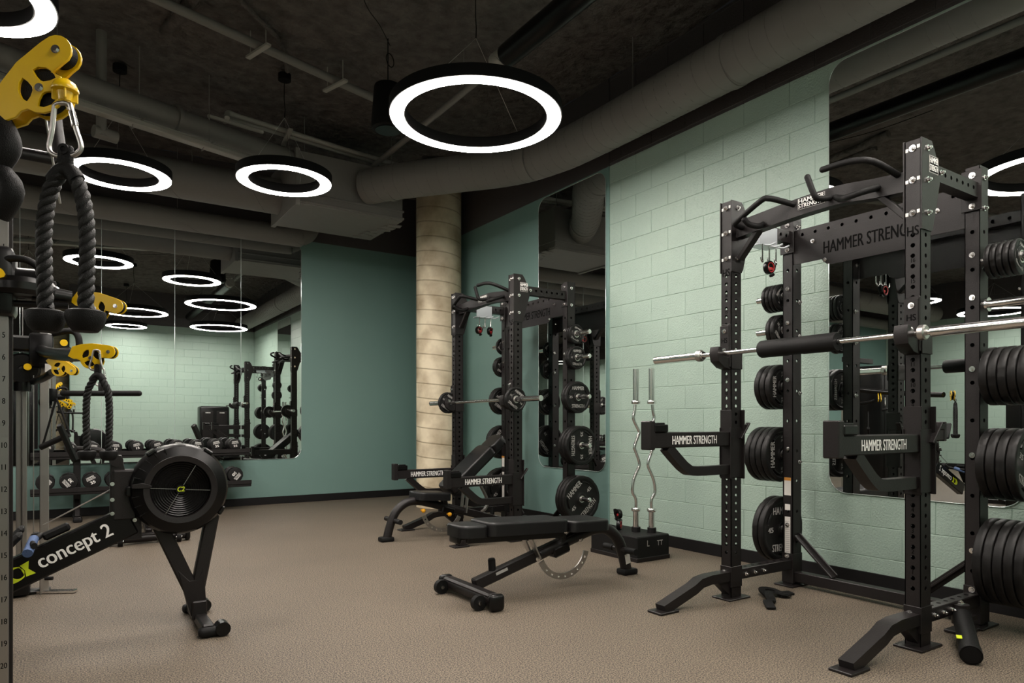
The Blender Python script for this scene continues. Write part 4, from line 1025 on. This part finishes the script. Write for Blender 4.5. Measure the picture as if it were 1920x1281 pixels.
# --- near machine: numbered steel post, carriage, arm
R = thing('cable_machine', 'cable machine at the left edge with a numbered steel post', 'cable machine', (-.20, 2.99, 0))
b = B()
hl = [circ(0, .18+.0765*k, .0085, 8) for k in range(24)]
pm = plate_mesh([[(-.05, 0), (.05, 0), (.05, 2.0), (-.05, 2.0)]]+hl, .004, key='cp')
rot = Matrix.Rotation(-.04, 4, 'Z')
for s in (-1, 1): b.mesh(pm, rot @ Matrix.Translation((0, s*.04, 0)) @ XZ)
for s in (-1, 1): b.box(rot @ V(s*.048, 0, 1.0), (.004, .08, 2.0), .001, rot)
b.done('numbered_post', M['steel'], R)
b = B()
for n in range(1, 23): piece(b, lambda q: add_text(q, str(n), rot @ V(.0385, -.0427, 1.71-.0765*(n-1)), rot @ V(1, 0, 0), (0, 0, 1), .02, .028, .014))
b.done('post_number', M['dark_print'], R, smooth=0)
b = B(); b.bar(rot @ V(.054, .01, 0.02), rot @ V(.054, .01, 1.95), .012, .02, .002, up=(0, 1, 0)); b.done('cable_cover', M['metal'], R)
b = B(); b.box(rot @ V(0, .0, 1.59), (.14, .15, .24), .02, rot, seg=2); b.cyl(rot @ V(-.0, 0, 1.60), rot @ V(.17, 0, 1.60), .05, n=30); b.lathe([(.03, -.03), (.10, -.03), (.115, -.015), (.115, .01), (.1, .03), (.03, .03)], n=40, axis='Z', c=rot @ V(.08, .0, 1.575)); cg = b.done('carriage', M['gloss'], R)
b = B(); b.cyl(rot @ V(.025, -.075, 1.605), rot @ V(.025, -.10, 1.605), .022, n=24); b.done('pull_knob', M['yellow'], cg)
b = B(); b.tube([rot @ V(.04, -.06, 1.665), rot @ V(.10, -.09, 1.665), rot @ V(.14, -.08, 1.64), rot @ V(.15, -.06, 1.58)], .012, n=12, sub=4); b.done('grab_handle', M['grip'], cg)
a0, a1 = V(.0, -.03, 1.575), V(.235, -.02, 1.555)
b = B(); b.cyl(a0, a1, .03, .024, n=20); b.cyl(a0.lerp(a1, .5), a1, .032, .026, n=20); b.cyl(V(.05, -.05, 1.515), V(.225, -.06, 1.52), .012, n=14); b.done('swing_arm', M['gloss'], R)
pulley(R, V(.325, -.055, 1.525), -.42, .85, -.5)
b = B(); b.cyl((0.03, .06, 2.08), (.21, -.09, 2.03), .021, n=18); b.cyl((.2, -.08, 2.02), (.17, -.05, 2.3), .024, n=18); b.cyl((-.15, .1, 2.1), (.04, .05, 2.08), .021, n=18); b.done('top_crossbar', M['metal'], R)
b = B(); b.box((-.42, .3, .95), (.42, .55, 1.9), .04, seg=2); b.done('weight_shroud', M['gloss'], R)
b = B(); b.box((-.28, .15, 1.3), (.25, .05, 1.4), .01); b.box((-.2, .1, .03), (.5, .5, .06), .01); b.box((-.1, .06, 1.98), (.3, .12, .06), .01); b.done('frame', M['metal'], R)
# upper arm of the near machine that reaches the first rope
b = B(); b.tube([(-.05, -.02, 1.93), (-.06, -.4, 1.85), (0.02, -.92, 1.75), (.07, -1.06, 1.755)], .035, n=16, sub=5); b.done('upper_arm', M['grip'], R)
b = B(); b.tube([(.085, -1.10, 1.77), (.105, -1.13, 1.71), (.085, -1.115, 1.66), (.11, -1.135, 1.61), (.085, -1.11, 1.56)], .026, n=14, sub=5); b.done('arm_handle', M['grip'], R)
pulley(R, V(.175, -1.155, 1.853), .62, 1.05, -.55)
ball_stop(R, V(.209, -1.188, 1.832), .027)
b = B(); b.cyl(V(.209, -1.188, 1.81), V(.216, -1.19, 1.795), .005, n=10); b.done('eye_shank', M['chrome'], R)
b = B(); b.cyl(V(.17, -1.14, 1.80), V(.20, -1.05, 1.62), .0025, n=6); b.done('cable', M['steel'], R)
carabiner((.004, 1.796, 1.803), .118, -.06, 'steel carabiner under the biggest yellow pulley, top left')
triceps_rope((.010, 1.793, 1.683), .335, 1.0, 'thick black triceps rope hanging nearest the camera at left', .044)

# --- far machine: two posts, carriage, arm
R = thing('cable_machine', 'farther cable machine with two slim steel posts and a floor foot', 'cable machine', (-.14, 5.36, 0))
for (x, y, w_, h) in ((.055, -.02, .05, 1.95), (-.085, .12, .03, 1.5), (-.055, .10, .03, 1.5)):
    b = B(); b.box((x, y, h/2), (w_, w_, h), .003)
    b.done('steel_post', M['steel'], R)
b = B()
for k in range(22): piece(b, lambda q: q.cyl((.0805, -.02, .2+.0765*k), (.0812, -.02, .2+.0765*k), .008, n=10))
b.done('post_hole', M['dark_print'], R)
b = B(); b.box((.115, -.06, .012), (.25, .045, .02), .004, Matrix.Rotation(-.5, 4, 'Z')); b.done('floor_foot', M['chrome'], R)
b = B(); b.cyl((.06, -.05, .1), (.10, -.07, .1), .012, n=12); b.done('foot_knob', M['grip'], R)
b = B(); b.box((-.14, .06, .075), (.24, .3, .13), .02, seg=2); b.box((-.06, .02, .012), (.3, .1, .02), .004); b.done('base_box', M['gloss'], R)
b = B(); b.box((-.52, -.1, .95), (.46, .5, 1.9), .05, seg=3); b.done('weight_shroud', M['gloss'], R)
b = B(); b.box((-.52, -.36, .3), (.2, .004, .1), .0); b.done('shroud_label', M['grey_print'], R)
b = B(); b.box((.04, -.05, 1.56), (.13, .13, .22), .02, seg=2); b.box((-.04, -.04, 1.6), (.2, .1, .1), .015); b.cyl((.04, -.05, 1.52), (.2, -.1, 1.54), .05, n=24); b.box((.05, -.115, 1.50), (.05, .003, .05)); cg = b.done('carriage', M['gloss'], R)
b = B(); b.lathe([(.02, -.03), (.085, -.03), (.1, 0), (.085, .03), (.02, .03)], n=32, axis='Y', c=(-.06, -.06, 1.44)); b.cyl((-.06, -.04, 1.3), (-.06, -.04, 1.44), .05, n=20); b.done('carriage_drum', M['gloss'], R)
for (x, y, z) in ((.16, -.13, 1.61), (-.03, -.1, 1.45)):
    b = B(); b.cyl((x, y, z), (x, y-.03, z), .021, n=20); b.done('pull_knob', M['yellow'], cg)
b = B(); b.tube([(.1, -.1, 1.67), (.2, -.14, 1.69), (.24, -.16, 1.64), (.24, -.16, 1.5)], .02, n=12, sub=4); b.done('grab_handle', M['grip'], cg)
b = B(); b.box((.085, -.118, 1.445), (.05, .002, .06)); b.done('label', M['label_white'], cg)
b = B(); b.tube([(.04, -.1, 1.56), (.1, -.6, 1.5), (.19, -1.1, 1.455), (.235, -1.35, 1.44)], .034, n=16, sub=4); b.done('swing_arm', M['gloss'], R)
pulley(R, V(.285, -1.47, 1.425), -.2, 1.0, -.5)
b = B(); b.cyl(V(-.06, .0, .1), V(-.06, .0, 1.9), .003, n=6); b.done('cable', M['steel'], R)
b = B(); b.cyl(V(-.0, -.1, .1), V(.0, -.1, 1.4), .003, n=6); b.done('cable', M['steel'], R)
b = B(); b.bar((-.6, 0, 1.98), (.12, -.02, 1.98), .07, .07, .006); b.done('top_beam', M['metal'], R)
# second arm with the small pulley further back
b = B(); b.tube([(-.0, -.1, 1.36), (.05, -.3, 1.37), (.10, -.45, 1.40)], .022, n=12, sub=3); b.done('swing_arm', M['gloss'], R)
pulley(R, V(.155, -.53, 1.42), -.7, .85, -.55)
carabiner((.147, 3.862, 1.452), .10, .05, 'steel carabiner above the smaller triceps rope')
triceps_rope((.152, 3.857, 1.356), .39, 1.0, 'black triceps rope hanging behind the rowing machine handle, smaller in view', .052)
R = thing('straight_bar', 'short straight black cable bar hanging behind the smaller triceps rope', 'cable bar attachment', (.20, 4.66, 1.272), -.585)
b = B(); b.cyl((-.222, 0, 0), (.222, 0, 0), .0165, n=20); b.sph((.222, 0, 0), .0165); b.sph((-.222, 0, 0), .0165); b.done('bar', M['grip'], R)
b = B(); b.box((.0, 0, .035), (.03, .02, .07), .008, seg=2); b.done('swivel', M['metal'], R)
carabiner((.20, 4.66, 1.42), .105, 0, 'steel carabiner holding the short straight cable bar')
# stirrup handle hanging from the small pulley
R = thing('stirrup_handle', 'black stirrup handle hanging tilted from a strap, far left', 'cable handle attachment', (-.02, 5.0, 1.25), -.5)
b = B(); b.tube([(-.0, 0, 0), (-.07, 0, -.26), (-.09, 0, -.30)], .006, n=6, sub=3); b.tube([(0, 0, 0), (.06, 0, -.16), (.075, 0, -.22)], .006, n=6, sub=3); b.done('strap', M['grip'], R)
b = B(); b.cyl((-.09, 0, -.30), (.075, 0, -.22), .018, n=16); b.done('hand_grip', M['grip'], R)

# ================================================================ SEEN IN THE MIRRORS
R = thing('weight_machine', 'black selectorized weight machine near the rear wall, reflected in the back mirror', 'weight machine', (3.35, -.25, 0))
b = B(); b.box((0, 0, .78), (.72, .42, 1.5), .05, seg=3); b.done('shroud', M['gloss'], R)
for x in (-.17, .17):
    b = B(); b.box((x, .215, .8), (.26, .01, 1.2), .004); b.done('stack_window', M['metal'], R)
    b = B(); b.box((x, .222, 1.36), (.12, .004, .03)); b.done('stack_label', M['grey_print'], R)
b = B(); b.bar((-.3, .25, .5), (-.55, .45, 1.05), .09, .14, .02); b.bar((-.2, .6, .42), (.3, .6, .42), .3, .08, .03); b.bar((0, .2, .2), (0, .75, .2), .07, .07); b.bar((0, .6, .02), (0, .6, .4), .07, .07, up=(0, 1, 0)); b.done('seat_frame', M['metal'], R)
R = thing('storage_shelf', 'tall black storage shelf by the left block wall, seen in the right mirrors', 'shelf', (-8.5, 4.4, 0))
for y in (-.6, .6):
    b = B(); b.box((0, y, .9), (.5, .06, 1.8), .005); b.done('side_frame', M['metal'], R)
for z in (.25, .75, 1.25):
    b = B(); b.box((0, 0, z), (.5, 1.14, .04), .004); b.done('shelf_board', M['metal'], R)
for k, (y, z, c) in enumerate(((-.35, 1.27, 'red'), (.0, 1.27, 'red'), (.35, 1.27, 'grip'), (-.3, .77, 'grip'), (.1, .77, 'lime'), (.4, .77, 'grip'))):
    o = B().sph((0, 0, .14), .14, n=24).done('medicine_ball', M[c], loc=(-8.48, 4.4+y, z)); tag(o, f"{dict(red='red', grip='black', lime='lime green')[c]} medicine ball on the {'top' if z>1 else 'middle'} board of the storage shelf, {['near end', 'centre', 'far end'][k%3]}", 'medicine ball', 'medicine balls')
